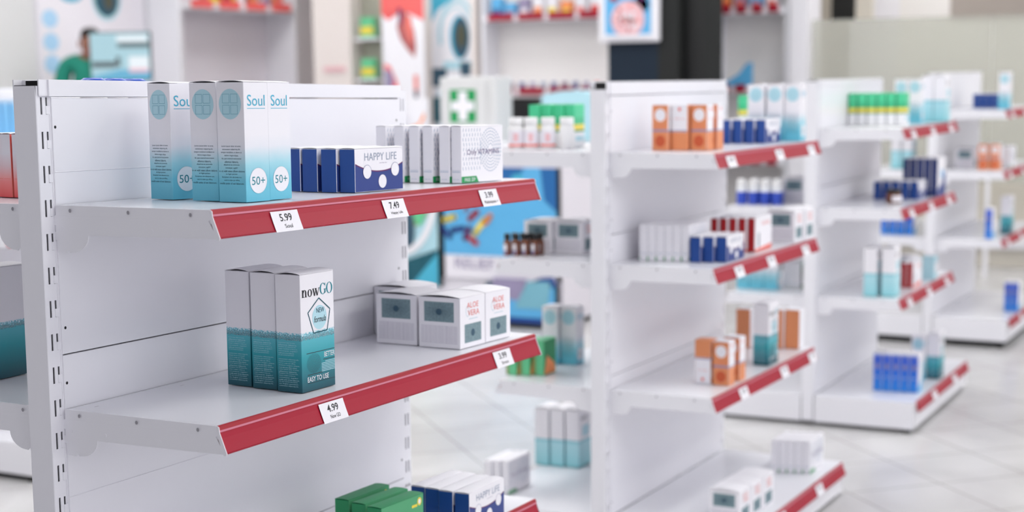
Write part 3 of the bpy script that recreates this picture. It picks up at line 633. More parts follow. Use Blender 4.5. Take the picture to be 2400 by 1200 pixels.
# second unit, far side
B = "second unit's back side, "
row('pill', 2, 'z1', [(.107, .3500, 0), (.120, .3080, 0), (.135, .2600, 0)], 'white pill bottle with pink label', B + 'top', 'bottle')
row('pillplain', 2, 'z1', [(.153, .208, 0)], 'plain white pill bottle', 'alone in front of green cartons, ' + B + 'top', 'bottle')
row('greenwhite', 2, 'z1', [(x, y, 0) for x, y in seq(.207, .331, .240, .2305, 4)], 'green and white carton', B + 'top')
row('dropper', 2, 'z2', [(x, y, 0) for x, y in seq(.088, .367, .117, .2905, 4)], 'small amber bottle', B + 'front row', 'bottle')
row('dropper', 2, 'z2', [(x, y, 0) for x, y in seq(.118, .3585, .143, .2865, 4)], 'small amber bottle', B + 'second row', 'bottle')
row('aloe', 2, 'z2', [(.190, .3130, 0), (.205, .2180, 0)], 'square white lace-panel carton', B + 'middle')
row('greenleaf', 2, 'z3', [(.085, .350, 0), (.098, .313, 0), (.115, .275, 0)], 'green carton with orange leaf', B + 'low')
row('soul', 2, 'z3', [(.300, .330, 0), (.315, .274, 0)], 'tall white-to-aqua carton', B + 'low')
row('nowpale', 2, 'zb', [(.470, .448, 0), (.476, .396, 0), (.482, .344, 0)], 'tall white and pale aqua carton', B + 'base')
row('vita', 2, 'zb', [(.075, .4285, 0), (.083, .4045, 0), (.092, .380, 0)], 'thin white carton', B + 'base')
# third unit, front
C = "third unit's "
row('greenwhite', 3, 'z1', [(.402, y, 0) for x, y in seq(0, -.025, 0, -.218, 6)], 'green, yellow and white carton', C + 'top')
row('soul', 3, 'z1', [(.640, -.160, 0), (.640, -.216, 0)], 'tall white-to-aqua carton', C + 'top shelf')
row('nowpale', 3, 'z1', [(.83, -.225, 0), (.83, -.276, 0)], 'tall white and pale aqua carton', C + 'top shelf')
row('happy', 3, 'z2', [(x, y, 0) for x, y in seq(.455, -.118, .495, -.257, 5)], 'low navy carton', C + 'middle shelf')
row('navytall', 3, 'z2', [(x, y, 0) for x, y in seq(.630, -.190, .660, -.300, 5)], 'tall deep navy carton', C + 'middle shelf')
row('jar', 3, 'z2', [(.270, -.222, 0)], 'dark glass jar with black lid', 'before navy cartons on ' + C + 'middle shelf', 'jar')
row('nowpale', 3, 'z3', [(.078, -.192, 0), (.090, -.258, 0)], 'tall white and pale aqua carton', C + 'low shelf')
row('crimson', 3, 'z3', [(.368, -.252, 0), (.373, -.276, 0)], 'crimson carton', C + 'low shelf')
row('aloe', 3, 'z3', [(.60, -.200, 0)], 'square white lace-panel carton', 'rear of ' + C + 'low shelf')
row('aqua', 3, 'z3', [(.66, -.284, 0)], 'small pale aqua carton', 'right end of ' + C + 'low shelf')
row('blue', 3, 'zb', [(x, y, 0) for x, y in seq(.175, -.204, .183, -.343, 5)], 'bright blue carton', C + 'base shelf')
row('soul', 3, 'zb', [(.46, -.295, 0)], 'tall white-to-aqua carton', 'behind blue ones on ' + C + 'base shelf')
row('now', 3, 'zb', [(.49, -.350, 0)], 'tall white and teal carton', 'behind blue ones on ' + C + 'base shelf')
B3 = "third unit's back side, "
row('greenwhite', 3, 'z1', [(.120, .340, 0)], 'green and white carton', B3 + 'top, above navy cartons')
row('bluebottle', 3, 'z2', [(x, y, 0) for x, y in seq(.085, .333, .085, .189, 4)], 'white bottle with blue band', B3 + 'front row', 'bottle')
row('bluebottle', 3, 'z2', [(x, y, 0) for x, y in seq(.150, .300, .150, .204, 3)], 'white bottle with blue band', B3 + 'rear row', 'bottle')
row('aloe', 3, 'z2', [(.215, .155, 0)], 'square white lace-panel carton', B3 + 'middle')
row('soul', 3, 'z3', [(.130, .335, 0), (.130, .278, 0), (.130, .221, 0)], 'tall white-to-aqua carton', B3 + 'low')
row('vita', 3, 'z3', [(.200, .180, 0), (.200, .156, 0), (.200, .132, 0)], 'thin white carton', B3 + 'low')
row('greenwhite', 3, 'z3', [(.210, .090, 0)], 'green and white carton', B3 + 'low, beside the post')
# farthest unit
F4 = "farthest unit's "
row('happy', 4, 'z1', [(x, y, 0) for x, y in seq(.325, -.115, .322, -.217, 4)], 'low navy carton', F4 + 'top shelf')
row('soul', 4, 'z1', [(.150, -.283, 0)], 'tall white-to-aqua carton', F4 + 'top shelf')
row('orange', 4, 'z2', [(.100, -.202, 0), (.112, -.256, 0)], 'orange and white carton', F4 + 'middle shelf')
row('aloe', 4, 'z2', [(.190, -.095, 0)], 'square white lace-panel carton', 'left on ' + F4 + 'middle shelf')
row('vita', 4, 'z2', [(.290, -.262, 0), (.290, -.286, 0)], 'thin white carton', F4 + 'middle shelf')
row('blue', 4, 'z3', [(.050, -.250, 0)], 'bright blue carton', F4 + 'low shelf')
row('now', 4, 'z3', [(.300, -.283, 0)], 'tall white and teal carton', F4 + 'low shelf')
row('blue', 4, 'zb', [(.290, -.310, 0), (.290, -.345, 0)], 'bright blue carton', F4 + 'base shelf')
B4 = "farthest unit's back side, "
row('nowpale', 4, 'z2', [(.100, .228, 0), (.100, .172, 0)], 'tall white and pale aqua carton', B4 + 'middle')
row('blue', 4, 'z3', [(.100, y, 0) for x, y in seq(0, .278, 0, .150, 4)], 'bright blue carton', B4 + 'low')

# ------------------------------------------------------------ the room
def slab(name, x0, x1, y0, y1, z0, z1, m, st=True, bevel=0):
    b = MB(); b.box(x0, x1, y0, y1, z0, z1, m); o = b.obj(name, bevel=bevel); return structure(o) if st else o
def floor_mat():
    m = bpy.data.materials.new('pale diagonal floor tiles'); m.use_nodes = True; nt = m.node_tree; b = nt.nodes['Principled BSDF']
    b.inputs['Roughness'].default_value = .26
    tc = nt.nodes.new('ShaderNodeTexCoord'); mp = nt.nodes.new('ShaderNodeMapping'); mp.vector_type = 'POINT'
    mp.inputs['Rotation'].default_value = (0, 0, PI / 4); mp.inputs['Location'].default_value = (-(3.4 + .59) / math.sqrt(2), -(3.4 - .59) / math.sqrt(2), 0)
    nt.links.new(tc.outputs['Object'], mp.inputs[0]); sp = nt.nodes.new('ShaderNodeSeparateXYZ'); nt.links.new(mp.outputs[0], sp.inputs[0])
    g = []
    for ax in ('X', 'Y'):
        a = nt.nodes.new('ShaderNodeMath'); a.operation = 'PINGPONG'; a.inputs[1].default_value = .17; nt.links.new(sp.outputs[ax], a.inputs[0])
        c = nt.nodes.new('ShaderNodeMath'); c.operation = 'LESS_THAN'; c.inputs[1].default_value = .0032; nt.links.new(a.outputs[0], c.inputs[0]); g.append(c)
    mx = nt.nodes.new('ShaderNodeMath'); mx.operation = 'MAXIMUM'; nt.links.new(g[0].outputs[0], mx.inputs[0]); nt.links.new(g[1].outputs[0], mx.inputs[1])
    n = nt.nodes.new('ShaderNodeTexNoise'); n.inputs['Scale'].default_value = 1.6; n.inputs['Detail'].default_value = 5; n.inputs['Distortion'].default_value = 1.5
    nt.links.new(tc.outputs['Object'], n.inputs['Vector']); cr = nt.nodes.new('ShaderNodeValToRGB'); nt.links.new(n.outputs['Fac'], cr.inputs[0])
    cr.color_ramp.elements[0].position = .35; cr.color_ramp.elements[0].color = rgb(190, 188, 189); cr.color_ramp.elements[1].position = .65; cr.color_ramp.elements[1].color = rgb(206, 205, 206)
    mm = nt.nodes.new('ShaderNodeMix'); mm.data_type = 'RGBA'; mm.inputs['B'].default_value = rgb(160, 153, 152)
    nt.links.new(mx.outputs[0], mm.inputs['Factor']); nt.links.new(cr.outputs[0], mm.inputs['A']); nt.links.new(mm.outputs['Result'], b.inputs['Base Color'])
    return m
MT['floor'] = floor_mat()
slab('floor', -4, 12.0, -5, 7.6, -.08, 0, 'floor')
slab('ceiling', -.5, 12.0, -5, 7.6, 2.9, 2.98, 'wall')
slab('wall_left', -1.0, 11.7, 7.3, 7.45, 0, 2.9, 'wall')
slab('wall_back', 9.0, 9.15, 1.62, 5.45, 0, 2.9, 'wallwarm')
slab('wall_far', 11.6, 11.75, -5, 7.3, 0, 2.9, 'cream')
slab('wall_return', 9.15, 11.6, 5.45, 5.55, 0, 2.9, 'wallwarm')
k = 0
for x in (.35, 1.45, 2.55, 3.9, 5.3, 6.8, 7.9, 9.7):
    for y in (-3.2, -1.6, .9, 2.6, 4.3, 6.2):
        k += 1; r = empty('ceiling_light', Matrix.Translation((x, y, 2.9)), 'flat white ceiling light panel above the shop floor', 'ceiling light', 'ceiling light panels')
        b = MB(); b.box(-.31, .31, -.31, .31, -.03, -.001, 'metal'); b.obj('frame', r)
        b = MB(); b.box(-.28, .28, -.28, .28, -.034, -.0305, 'lamp'); b.obj('diffuser', r)

def flat(P0, U, V, N):
    """drawing surface in the world: P0 origin, U right, V up, N out of the surface"""
    P0, U, V, N = map(Vector, (P0, U, V, N)); return lambda u, v, e: tuple(P0 + U * u + V * v + N * e * 8)
WX = lambda X, e=0: flat((X, 0, 0), (0, 1, 0), (0, 0, 1), (-1, 0, 0))      # end wall faces -X; u is world Y, v is height
# --- left wall: poster board with blue circles
b = MB(); b.box(7.50, 8.73, 7.26, 7.299, .4, 2.35, 'walllav'); po = b.obj('wall_poster'); tag(po, 'lavender white wall poster with blue circles and a dark round picture, left', 'poster')
P = Print(flat((0, 7.259, 0), (1, 0, 0), (0, 0, 1), (0, -1, 0)))
for z in (1.845, 1.665, 1.495): P.ell(7.615, z, .085, .07, 'aquafade2')
P.ell(8.27, 2.02, .17, .175, 'aquafade', 1); P.ell(8.27, 2.03, .145, .155, 'tealdark', 2); P.ell(8.28, 2.02, .10, .12, 'slate', 3); P.ell(8.29, 2.0, .05, .07, 'eyebrown', 4); P.ell(7.86, 2.04, .13, .06, 'aqua', 1); P.obj('poster_print', po)
# --- left wall shelving recess
r = empty('wall_shelf_unit', Matrix.Identity(4), 'white wall shelving with red price strips, top left of the photo', 'shelving')
b = MB(); b.box(8.80, 11.45, 7.25, 7.295, .3, 2.5, 'walllav'); b.obj('back_panel', r)
b = MB(); b.box(8.76, 8.80, 6.92, 7.295, .3, 2.5, 'metal'); b.obj('side_panel', r)
b = MB(); b.box(10.42, 10.46, 6.92, 7.25, .3, 2.5, 'metal'); b.obj('side_panel', r)
for z in (2.0, 1.12, .62):
    b = MB(); b.box(8.801, 10.419, 6.9, 7.249, z - .05, z, 'metal'); s_ = b.obj('shelf', r)
    for i, x in enumerate((8.90, 9.28, 9.66, 10.04)): b = MB(); b.box(x, x + .29, 6.892, 6.899, z - .04, z + .03, 'bannerred'); b.obj('price_strip', s_)
cols = ['salmon', 'orangelight', 'yellow', 'redpack', 'offwhite', 'orange', 'band']
for i in range(6):
    b = MB(); x = 9.2 + i * .19; h = .12 + .03 * (i % 3); b.box(x, x + .12, 6.94, 7.06, 2.0008, 2.0008 + h, cols[i % 7], {'-y': cols[(i + 2) % 7]}); o = b.obj('medicine_carton', bevel=.001)
    tag(o, '%s small carton on the top left wall shelf' % ['first', 'second', 'third', 'fourth', 'fifth', 'sixth'][i], 'box', 'small cartons on the top left wall shelf')
# --- column between walls with small red sign
b = MB(); b.box(8.80, 8.999, 5.24, 5.60, 0, 2.9, 'wallwarm'); o = structure(b.obj('trim_1'))
b = MB(); b.box(8.786, 8.799, 5.30, 5.50, 1.405, 1.445, 'palepink'); tag(b.obj('wall_sign'), 'small pale red sign on the cream corner column', 'sign')
# --- narrow niche with green packs
r = empty('niche_shelf', Matrix.Identity(4), 'narrow grey wall niche beside the heart banner', 'shelving')
b = MB(); b.box(8.95, 8.995, 4.80, 5.235, 0.2, 2.5, 'olivegrey'); b.obj('back_panel', r)
for z in (1.665, 1.345):
    b = MB(); b.box(8.78, 8.95, 4.98, 5.20, z - .02, z, 'metal'); b.obj('shelf', r)
    b = MB(); b.box(8.80, 8.86, 5.03, 5.15, z + .0005, z + .16, 'greenwhite', {k: 'greenface' for k in ('-x', '-y')}); b.box(8.798, 8.80, 5.03, 5.15, z + .03, z + .085, 'yellow'); tag(b.obj('medicine_carton'), 'green and yellow carton on the %s niche shelf' % ('upper' if z > 1.5 else 'lower'), 'box', 'green cartons in the narrow niche')
# --- heart banner
r = empty('roll_up_banner', Matrix.Translation((8.5, 4.575, 0)), 'white and red banner with a dark red heart picture', 'banner')
b = MB(); b.box(0, .006, -.185, .185, .05, 2.1, 'offwhite'); bn = b.obj('banner_sheet', r)
b = MB(); b.box(-.05, .06, -.2, .2, 0, .05, 'metal'); b.obj('stand_base', r)
P = Print(flat((-.001, 0, 0), (0, -1, 0), (0, 0, 1), (-1, 0, 0)))
P.rect(-.185, .185, 1.83, 2.1, 'bannerred'); P.poly([(-.185, 1.83), (-.02, 1.84), (-.13, 1.78)], 'bannerred'); P.poly([(.185, 1.83), (.06, 1.83), (.185, 1.77)], 'bannerred')
P.poly([(-.03, 1.83), (.03, 1.85), (.06, 1.79), (.10, 1.70), (.115, 1.58), (.10, 1.50), (.04, 1.56), (-.02, 1.64), (-.05, 1.73), (-.035, 1.78)], 'heartred', 2)
P.poly([(.02, 1.80), (.07, 1.82), (.09, 1.7), (.085, 1.6), (.05, 1.64), (.02, 1.72)], 'salmon', 3); P.poly([(-.04, 1.87), (-.01, 1.87), (.0, 1.76), (-.02, 1.74)], 'purple', 3)
P.poly([(-.17, 1.46), (-.12, 1.44), (-.06, 1.32), (-.03, 1.10), (-.06, .8), (-.17, .7)], 'bannerred', 1); P.poly([(-.17, 1.42), (-.11, 1.40), (-.08, 1.32), (-.13, 1.26), (-.17, 1.28)], 'band', 2); P.poly([(-.17, 1.24), (-.10, 1.26), (-.08, 1.15), (-.15, 1.1)], 'orangelight', 2)
P.rect(.09, .125, 1.22, 1.37, 'salmon', 2); P.rect(.093, .121, 1.20, 1.26, 'slate', 3)
for i in range(6): P.rect(-.15, .15, 1.855 + i * .024, 1.861 + i * .024, 'salmon', 2)
P.obj('banner_print', bn)
# --- eye poster
r = empty('wall_banner', Matrix.Translation((8.8, 4.30, 0)), 'pale banner with teal corner and a dark oval picture', 'banner')
b = MB(); b.box(0, .006, -.2, .2, .2, 2.2, 'offwhite'); bn = b.obj('banner_sheet', r)
b = MB(); b.box(-.01, .02, -.21, .21, 2.2, 2.23, 'metal'); b.obj('top_rail', r)
P = Print(flat((-.001, 0, 0), (0, -1, 0), (0, 0, 1), (-1, 0, 0)))
P.poly([(-.2, 2.0), (.05, 2.0), (-.02, 1.93), (-.14, 1.86), (-.19, 1.78), (-.2, 1.76)], 'aqua'); P.ring(.03, 1.67, .17, .27, .03, 'aquafade', 2, a0=.6, a1=PI + .3)
P.ring(.02, 1.66, .15, .22, .012, 'aquafade', 2, a0=.3, a1=2.4); P.ell(.05, 1.65, .085, .165, 'aqua', 3); P.ell(.06, 1.65, .07, .152, 'slate', 4); P.ell(.065, 1.66, .04, .09, 'eyebrown', 5)
P.rect(-.10, .15, 1.41, 1.47, 'aquafade', 2); P.rect(.05, .14, 1.36, 1.46, 'slate', 3); P.rect(-.2, -.07, 1.28, 1.42, 'slate', 3); P.rect(-.2, -.12, 1.0, 1.2, 'tealdark', 3); P.rect(-.15, .1, .9, 1.25, 'aquafade', 2)
P.obj('banner_print', bn)
b = MB(); b.box(8.70, 8.99, 4.06, 4.10, 0, 2.9, 'wallwarm'); structure(b.obj('trim_2'))
b = MB(); b.box(8.80, 8.99, 4.50, 4.62, 0, 2.9, 'wallwarm'); structure(b.obj('trim_3'))
# --- wall shelving A and B on the end wall
def wall_bay(y0, y1, shelves, label, wx=8.72):
    r = empty('wall_shelf_unit', Matrix.Identity(4), label, 'shelving')
    b = MB(); b.box(8.95, 8.995, y0, y1, .2, 2.4, 'greyalc'); b.obj('back_panel', r)
    for y in (y0, y1 - .03): b = MB(); b.box(8.73, 8.95, y, y + .03, .2, 2.4, 'metal'); b.obj('side_panel', r)
    for z in shelves:
        b = MB(); b.box(wx, 8.95, y0 + .03, y1 - .03, z - .045, z, 'metal'); s_ = b.obj('shelf', r)
        n = 4; w = (y1 - y0 - .1) / n
        for i in range(n): b = MB(); b.box(wx - .008, wx - .001, y0 + .05 + w * i + .02, y0 + .05 + w * (i + 1) - .02, z - .04, z + .012, 'red'); b.obj('price_strip', s_)
    return r
wall_bay(2.93, 4.03, (1.80, 1.255, .8), 'grey wall shelving bay left of the dark column')
wall_bay(1.64, 2.20, (1.80, 1.26, .76), 'grey wall shelving bay right of the dark column')
def mini(x, y, z, w, h, m, m2, label, group, i, cat='box', round_=False):
    b = MB()
    if round_: b.lathe([(w * .45, z), (w * .5, z + .004), (w * .5, z + h * .7), (w * .3, z + h * .8), (w * .3, z + h)], x + w / 2, y + w / 2, m, 14, {3: MT[m2], 2: MT[m2]}); o = b.obj('small_bottle', smooth=True)
    else: b.box(x, x + .07, y, y + w, z, z + h, m, {'-x': m, 'z': 'offwhite'}); b.box(x - .0008, x, y + .01, y + w - .01, z + .01, z + h * .35, m2); o = b.obj('medicine_carton', bevel=.001)
    tag(o, label % (['leftmost', 'second', 'third', 'fourth', 'fifth', 'sixth', 'seventh', 'eighth', 'ninth', 'tenth', 'eleventh', 'last'][i]), cat, group)
for i in range(8): mini(8.745, 3.86 - i * .115, 1.8005, .085, [.13, .09, .12, .15][i % 4], ['blueprint', 'blueprint', 'band', 'offwhite', 'offwhite', 'orangelight', 'offwhite', 'offwhite'][i], ['navyink', 'band', 'offwhite', 'orangelight', 'yellow', 'yellow', 'salmon', 'redink'][i], '%s carton on the top shelf left of the dark column', 'cartons on the wall shelf left of the column', i)
for i in range(10): mini(8.745, 3.86 - i * .088, 1.2555, .045, .07, ['navyink', 'purple', 'navyink', 'band', 'greyink'][i % 5] if i < 9 else 'redink', 'offwhite', '%s tiny bottle on the wall shelf above the dark monitor', 'tiny bottles on the lower wall shelf', i, 'bottle', True)
for i in range(4): mini(8.745, 2.07 - i * .115, 1.8005, .085, [.10, .13, .09, .12][i], ['orangelight', 'band', 'blueprint', 'offwhite'][i], ['redink', 'salmon', 'salmon', 'salmon'][i], '%s carton on the top shelf right of the dark column', 'cartons on the wall shelf right of the column', i)
b = MB(); b.prism([(2.15, 1.2605), (1.905, 1.2605), (1.905, 1.425), (1.94, 1.415), (1.99, 1.35), (2.07, 1.30), (2.15, 1.29)], 8.66, 8.70, 'blueprint'); o = b.obj('wave_display_card'); tag(o, 'blue wave shaped card on the wall shelf right of the column', 'display card'); o.data.polygons[0].use_smooth = False
for v in o.data.vertices: v.co = (v.co.x + .065, v.co.y, v.co.z)
# --- dark column with framed picture
b = MB(); b.box(8.0, 8.30, 2.30, 2.66, 0, 2.9, 'darkblue'); b.box(8.0, 8.30, 2.155, 2.30, 0, 2.9, 'dark'); b.box(8.10, 8.20, 1.95, 2.155, 0, 2.9, 'black'); b.box(8.0, 8.045, 1.868, 1.98, 0, 2.9, 'dark')
structure(b.obj('trim_4'))
r = empty('framed_picture', Matrix.Translation((7.99, 2.49, 1.565)), 'white framed picture of a pink cell on blue, on the dark column', 'picture')
b = MB(); b.box(-.05, 0, -.215, .215, 0, .62, 'offwhite'); b.obj('frame', r, bevel=.012, seg=3)
P = Print(flat((-.052, 0, 0), (0, -1, 0), (0, 0, 1), (-1, 0, 0))); P.rect(-.165, .165, .05, .57, 'blueprint'); P.ell(.0, .15, .12, .12, 'palepink', 2); P.rect(-.12, .12, .02, .05, 'offwhite', 3)
rr = random.Random(2)
for i in range(26):
    a = rr.uniform(0, 2 * PI); q = rr.uniform(.0, .095); P.ell(q * math.cos(a), .155 + q * math.sin(a), rr.uniform(.008, .016), rr.uniform(.008, .016), ['salmon', 'offwhite', 'heartred', 'offwhite'][i % 4], 3 + (i % 3), 12)
P.ell(-.10, .29, .03, .025, 'redpack', 2); P.ell(.10, .30, .03, .03, 'purple', 2); P.ell(.09, .24, .06, .05, 'navyink', 1); P.ell(0, .35, .05, .04, 'band', 2); P.rect(-.165, .165, .028, .05, 'offwhite', 9); P.obj('picture_print', r)
# --- counter with posters on its front
r = empty('service_counter', Matrix.Identity(4), 'white shop counter with picture panels on its front', 'counter')
b = MB(); b.box(5.77, 6.40, 1.94, 5.0, .03, .965, 'walllav'); b.obj('cabinet', r)
b = MB(); b.box(5.72, 6.45, 1.91, 5.0, .965, 1.0, 'metal'); b.obj('worktop', r, bevel=.004)
b = MB(); b.box(5.80, 6.38, 1.97, 4.97, 0.0, .03, 'black'); b.obj('plinth_or_shade', r)
def panel(y0, y1, z0, z1, draw, label, base, fw=.012, X=5.765):
    q = empty('picture_panel', Matrix.Translation((X, y1, z0)), label, 'picture')
    b = MB(); b.box(-.022, 0, -(y1 - y0), 0, 0, z1 - z0, base, {'-y': 'black', 'y': 'black'}); b.obj('panel', q)
    b = MB(); w = y1 - y0; h = z1 - z0
    b.box(-.026, 0, -fw, 0, 0, h, 'black'); b.box(-.026, 0, -w, -w + fw, 0, h, 'black')
    b.obj('frame', q); P = Print(flat((-.0225, 0, 0), (0, -1, 0), (0, 0, 1), (-1, 0, 0))); draw(P, w, h); P.obj('picture_print', q)
def d1(P, w, h):     # green eye blur above, white arc, dark wedge below
    P.rect(.012, w - .012, .20, h - .01, 'aquafade', 1); P.ell(.10, h * .72, .10, .17, 'olive', 2); P.ell(.08, h * .86, .09, .06, 'orange', 3); P.ell(.05, h * .45, .05, .12, 'slate', 3); P.ell(.13, h * .6, .04, .08, 'greenface', 4)
    P.ring(.0, h * .78, w * .98, h * .55, .04, 'offwhite', 5, a0=-1.55, a1=.6); P.poly([(.012, .01), (w - .012, .01), (w - .012, .21), (.012, .13)], 'tealdark', 6); P.poly([(.08, .01), (w - .012, .01), (w - .012, .19)], 'aqua', 7)
panel(2.68, 2.94, .20, .90, d1, 'tall picture panel with green eye blur, left on the counter front', 'aquafade')
def d2(P, w, h):     # blue with scattered capsules, white band with lettering
    P.rect(.012, w, .13, h, 'blueprint', 1); P.poly([(w * .42, h), (w * .72, h), (w * .60, h * .80), (w * .50, h * .88)], 'deepblue', 2); P.poly([(w * .85, h), (w, h), (w, h * .60), (w * .88, h * .72)], 'deepblue', 2); P.ell(w * .66, h * .85, .05, .06, 'aqua', 3)
    rr = random.Random(4)
    for i, (u, v, a, l, c1) in enumerate([(.06, .62, 1.2, .06, 'redpack'), (.10, .66, .5, .05, 'offwhite'), (.14, .58, -1.0, .07, 'band'), (.05, .50, .3, .06, 'yellow'), (.20, .52, .7, .06, 'redpack'), (.24, .46, .9, .10, 'yellow'), (.16, .42, 1.1, .06, 'purple'), (.20, .38, -.6, .04, 'redink'), (.10, .44, .2, .07, 'navyink'), (.22, .62, 1.4, .03, 'offwhite'), (.29, .50, .9, .05, 'orangelight'), (.03, .42, -.8, .06, 'navyink')]):
        d = (math.cos(a) * l * .5, math.sin(a) * l * .5); v -= .17; P.line((u - d[0], v - d[1]), (u + d[0], v + d[1]), .032, c1, 3 + i % 4); P.ell(u + d[0], v + d[1], .016, .016, c1, 3 + i % 4, 12); P.ell(u - d[0], v - d[1], .016, .016, c1, 3 + i % 4, 12)
    P.text('RELIEF', w * .28, .085, .24, .055, 'band', 3)
panel(1.945, 2.665, .255, .87, d2, 'wide blue picture panel of coloured capsules with a white lettered foot', 'walllav')
def d3(P, w, h):
    P.rect(.012, w, .0, h, 'blueprint', 1); P.poly([(.02, h), (.0, .12), (.16, .16), (.28, .22), (w - .10, .27), (w - .02, .28), (w, h)], 'navy', 1)
    P.poly([(.03, .16), (.20, .14), (.26, .26), (.05, .26)], 'band', 3); P.poly([(.18, .10), (.38, .10), (.40, .25), (.26, .25)], 'aqualine', 4); P.rect(.012, w, .0, .05, 'navy', 4); P.rect(0, w, 0, .02, 'black', 5)
panel(1.945, 2.38, .012, .240, d3, 'low blue gradient picture panel at the foot of the counter', 'navy', X=5.735)
# --- first aid cabinet
r = empty('first_aid_cabinet', Matrix.Translation((5.90, 2.60, 1.0003)), 'white first aid cabinet with green square and white cross', 'cabinet')
b = MB(); b.box(0, .20, -.20, .15, 0, .355, 'wall'); b.obj('body', r, bevel=.01, seg=3)
b = MB(); b.box(-.012, -.001, -.145, .147, .004, .351, 'wall'); dr = b.obj('door', r, bevel=.005)
P = Print(flat((-.013, 0, 0), (0, -1, 0), (0, 0, 1), (-1, 0, 0))); P.rect(-.083, .083, .105, .285, 'greenbar'); P.rect(-.028, .028, .115, .275, 'offwhite', 2); P.rect(-.074, .074, .168, .222, 'offwhite', 3); P.obj('cross_sign', dr)
# --- small things on the counter
b = MB(); b.box(5.80, 5.84, 2.79, 2.92, 1.0003, 1.24, 'offwhite', None); o = b.obj('leaflet_box', bevel=.002); tag(o, 'white leaflet box with an orange swoosh left of the first aid cabinet', 'box')
P = Print(flat((5.7995, 2.855, 1), (0, -1, 0), (0, 0, 1), (-1, 0, 0))); P.poly([(-.05, .05), (.0, .06), (.06, .13), (.06, .17), (.02, .10), (-.05, .08)], 'orangelight'); P.obj('swoosh_print', o)
r = empty('pen_pot', Matrix.Translation((5.78, 2.94, 1.0003)), 'small blue pot of pens on the counter', 'pen pot')
b = MB(); b.lathe([(.028, 0), (.03, .002), (.03, .09)], 0, 0, 'navyink', 16); b.obj('pot', r, smooth=True)
for i in range(3): b = MB(); b.lathe([(.004, .01), (.004, .17)], .010 * math.cos(i * 2.1), .010 * math.sin(i * 2.1), ['navyink', 'bluelid', 'band'][i], 8); b.obj('pen', r)
def monitor(M, w, h, label, screen, back=False, neck=.10):
    r = empty('computer_monitor', M, label, 'monitor')
    b = MB(); b.box(-.018, .018, -w / 2, w / 2, neck, neck + h, 'black'); sc = b.obj('housing', r, bevel=.004)
    b = MB(); b.box(.012, .03, -.025, .025, .01, neck + .05, 'black'); b.obj('stand_neck', r)
    b = MB(); b.box(-.06, .08, -.10, .10, 0, .012, 'black'); b.obj('stand_base', r, bevel=.003)
    if screen:
        P = Print(flat((-.0185, 0, neck), (0, -1, 0), (0, 0, 1), (-1, 0, 0))); screen(P, w, h); P.obj('screen', r)
    return r
monitor(Matrix.Translation((6.32, 2.42, 1.0003)), .40, .20, 'dark monitor back on the counter right of the first aid cabinet', None, neck=.03)
b = MB(); n = 12
prof = [(2.16, 1.0005)] + [(2.16 - .30 * i / n, 1.23 + .045 * math.sin(PI * (.15 + .6 * i / n))) for i in range(n + 1)] + [(1.86, 1.0005)]
b.prism(prof, 5.98, 6.20, 'aquafade'); o = b.obj('pale_blue_bin'); tag(o, 'pale blue rounded bin on the counter behind the green cartons', 'bin')
# --- counter and monitor at the left, pharmacist behind it
r = empty('till_counter', Matrix.Identity(4), 'white till counter carrying the lit monitor', 'counter')
b = MB(); b.box(6.70, 7.16, 5.3, 6.35, 0, 1.02, 'walllav'); b.obj('cabinet', r); b = MB(); b.box(6.67, 7.19, 5.28, 6.38, 1.02, 1.05, 'metal'); b.obj('worktop', r)
def scr(P, w, h):
    a = .008; P.rect(-w / 2 + a, w / 2 - a, a, h - a, 'scr_cyan', 1); P.rect(-w / 2 + a, 0, h * .42, h - .03, 'scr_cyan', 2); P.rect(-.02, w / 2 - .02, h * .8, h * .92, 'scr_white', 3); P.rect(-.02, w / 2 - a, h * .68, h * .78, 'scr_grey', 2)
    P.rect(-w / 2 + .015, -.03, h * .28, h * .40, 'scr_grey', 2); P.rect(.06, w / 2 - .015, h * .22, h * .50, 'scr_white', 4); P.rect(.06, w / 2 - .02, h * .18, h * .26, 'scr_pink', 5); P.poly([(-w / 2 + a, a), (w / 2 - a, a), (w / 2 - a, h * .2), (.0, h * .24), (-w / 2 + a, h * .1)], 'scr_blue', 3); P.rect(-.03, .0, h * .3, h * .5, 'scr_grey', 5)
Mm = Matrix.Translation((6.93, 5.955, 1.0505)) @ Matrix.Rotation(math.radians(27), 4, 'Z'); monitor(Mm, .435, .345, 'lit computer monitor in front of the person in teal', scr, neck=.305)
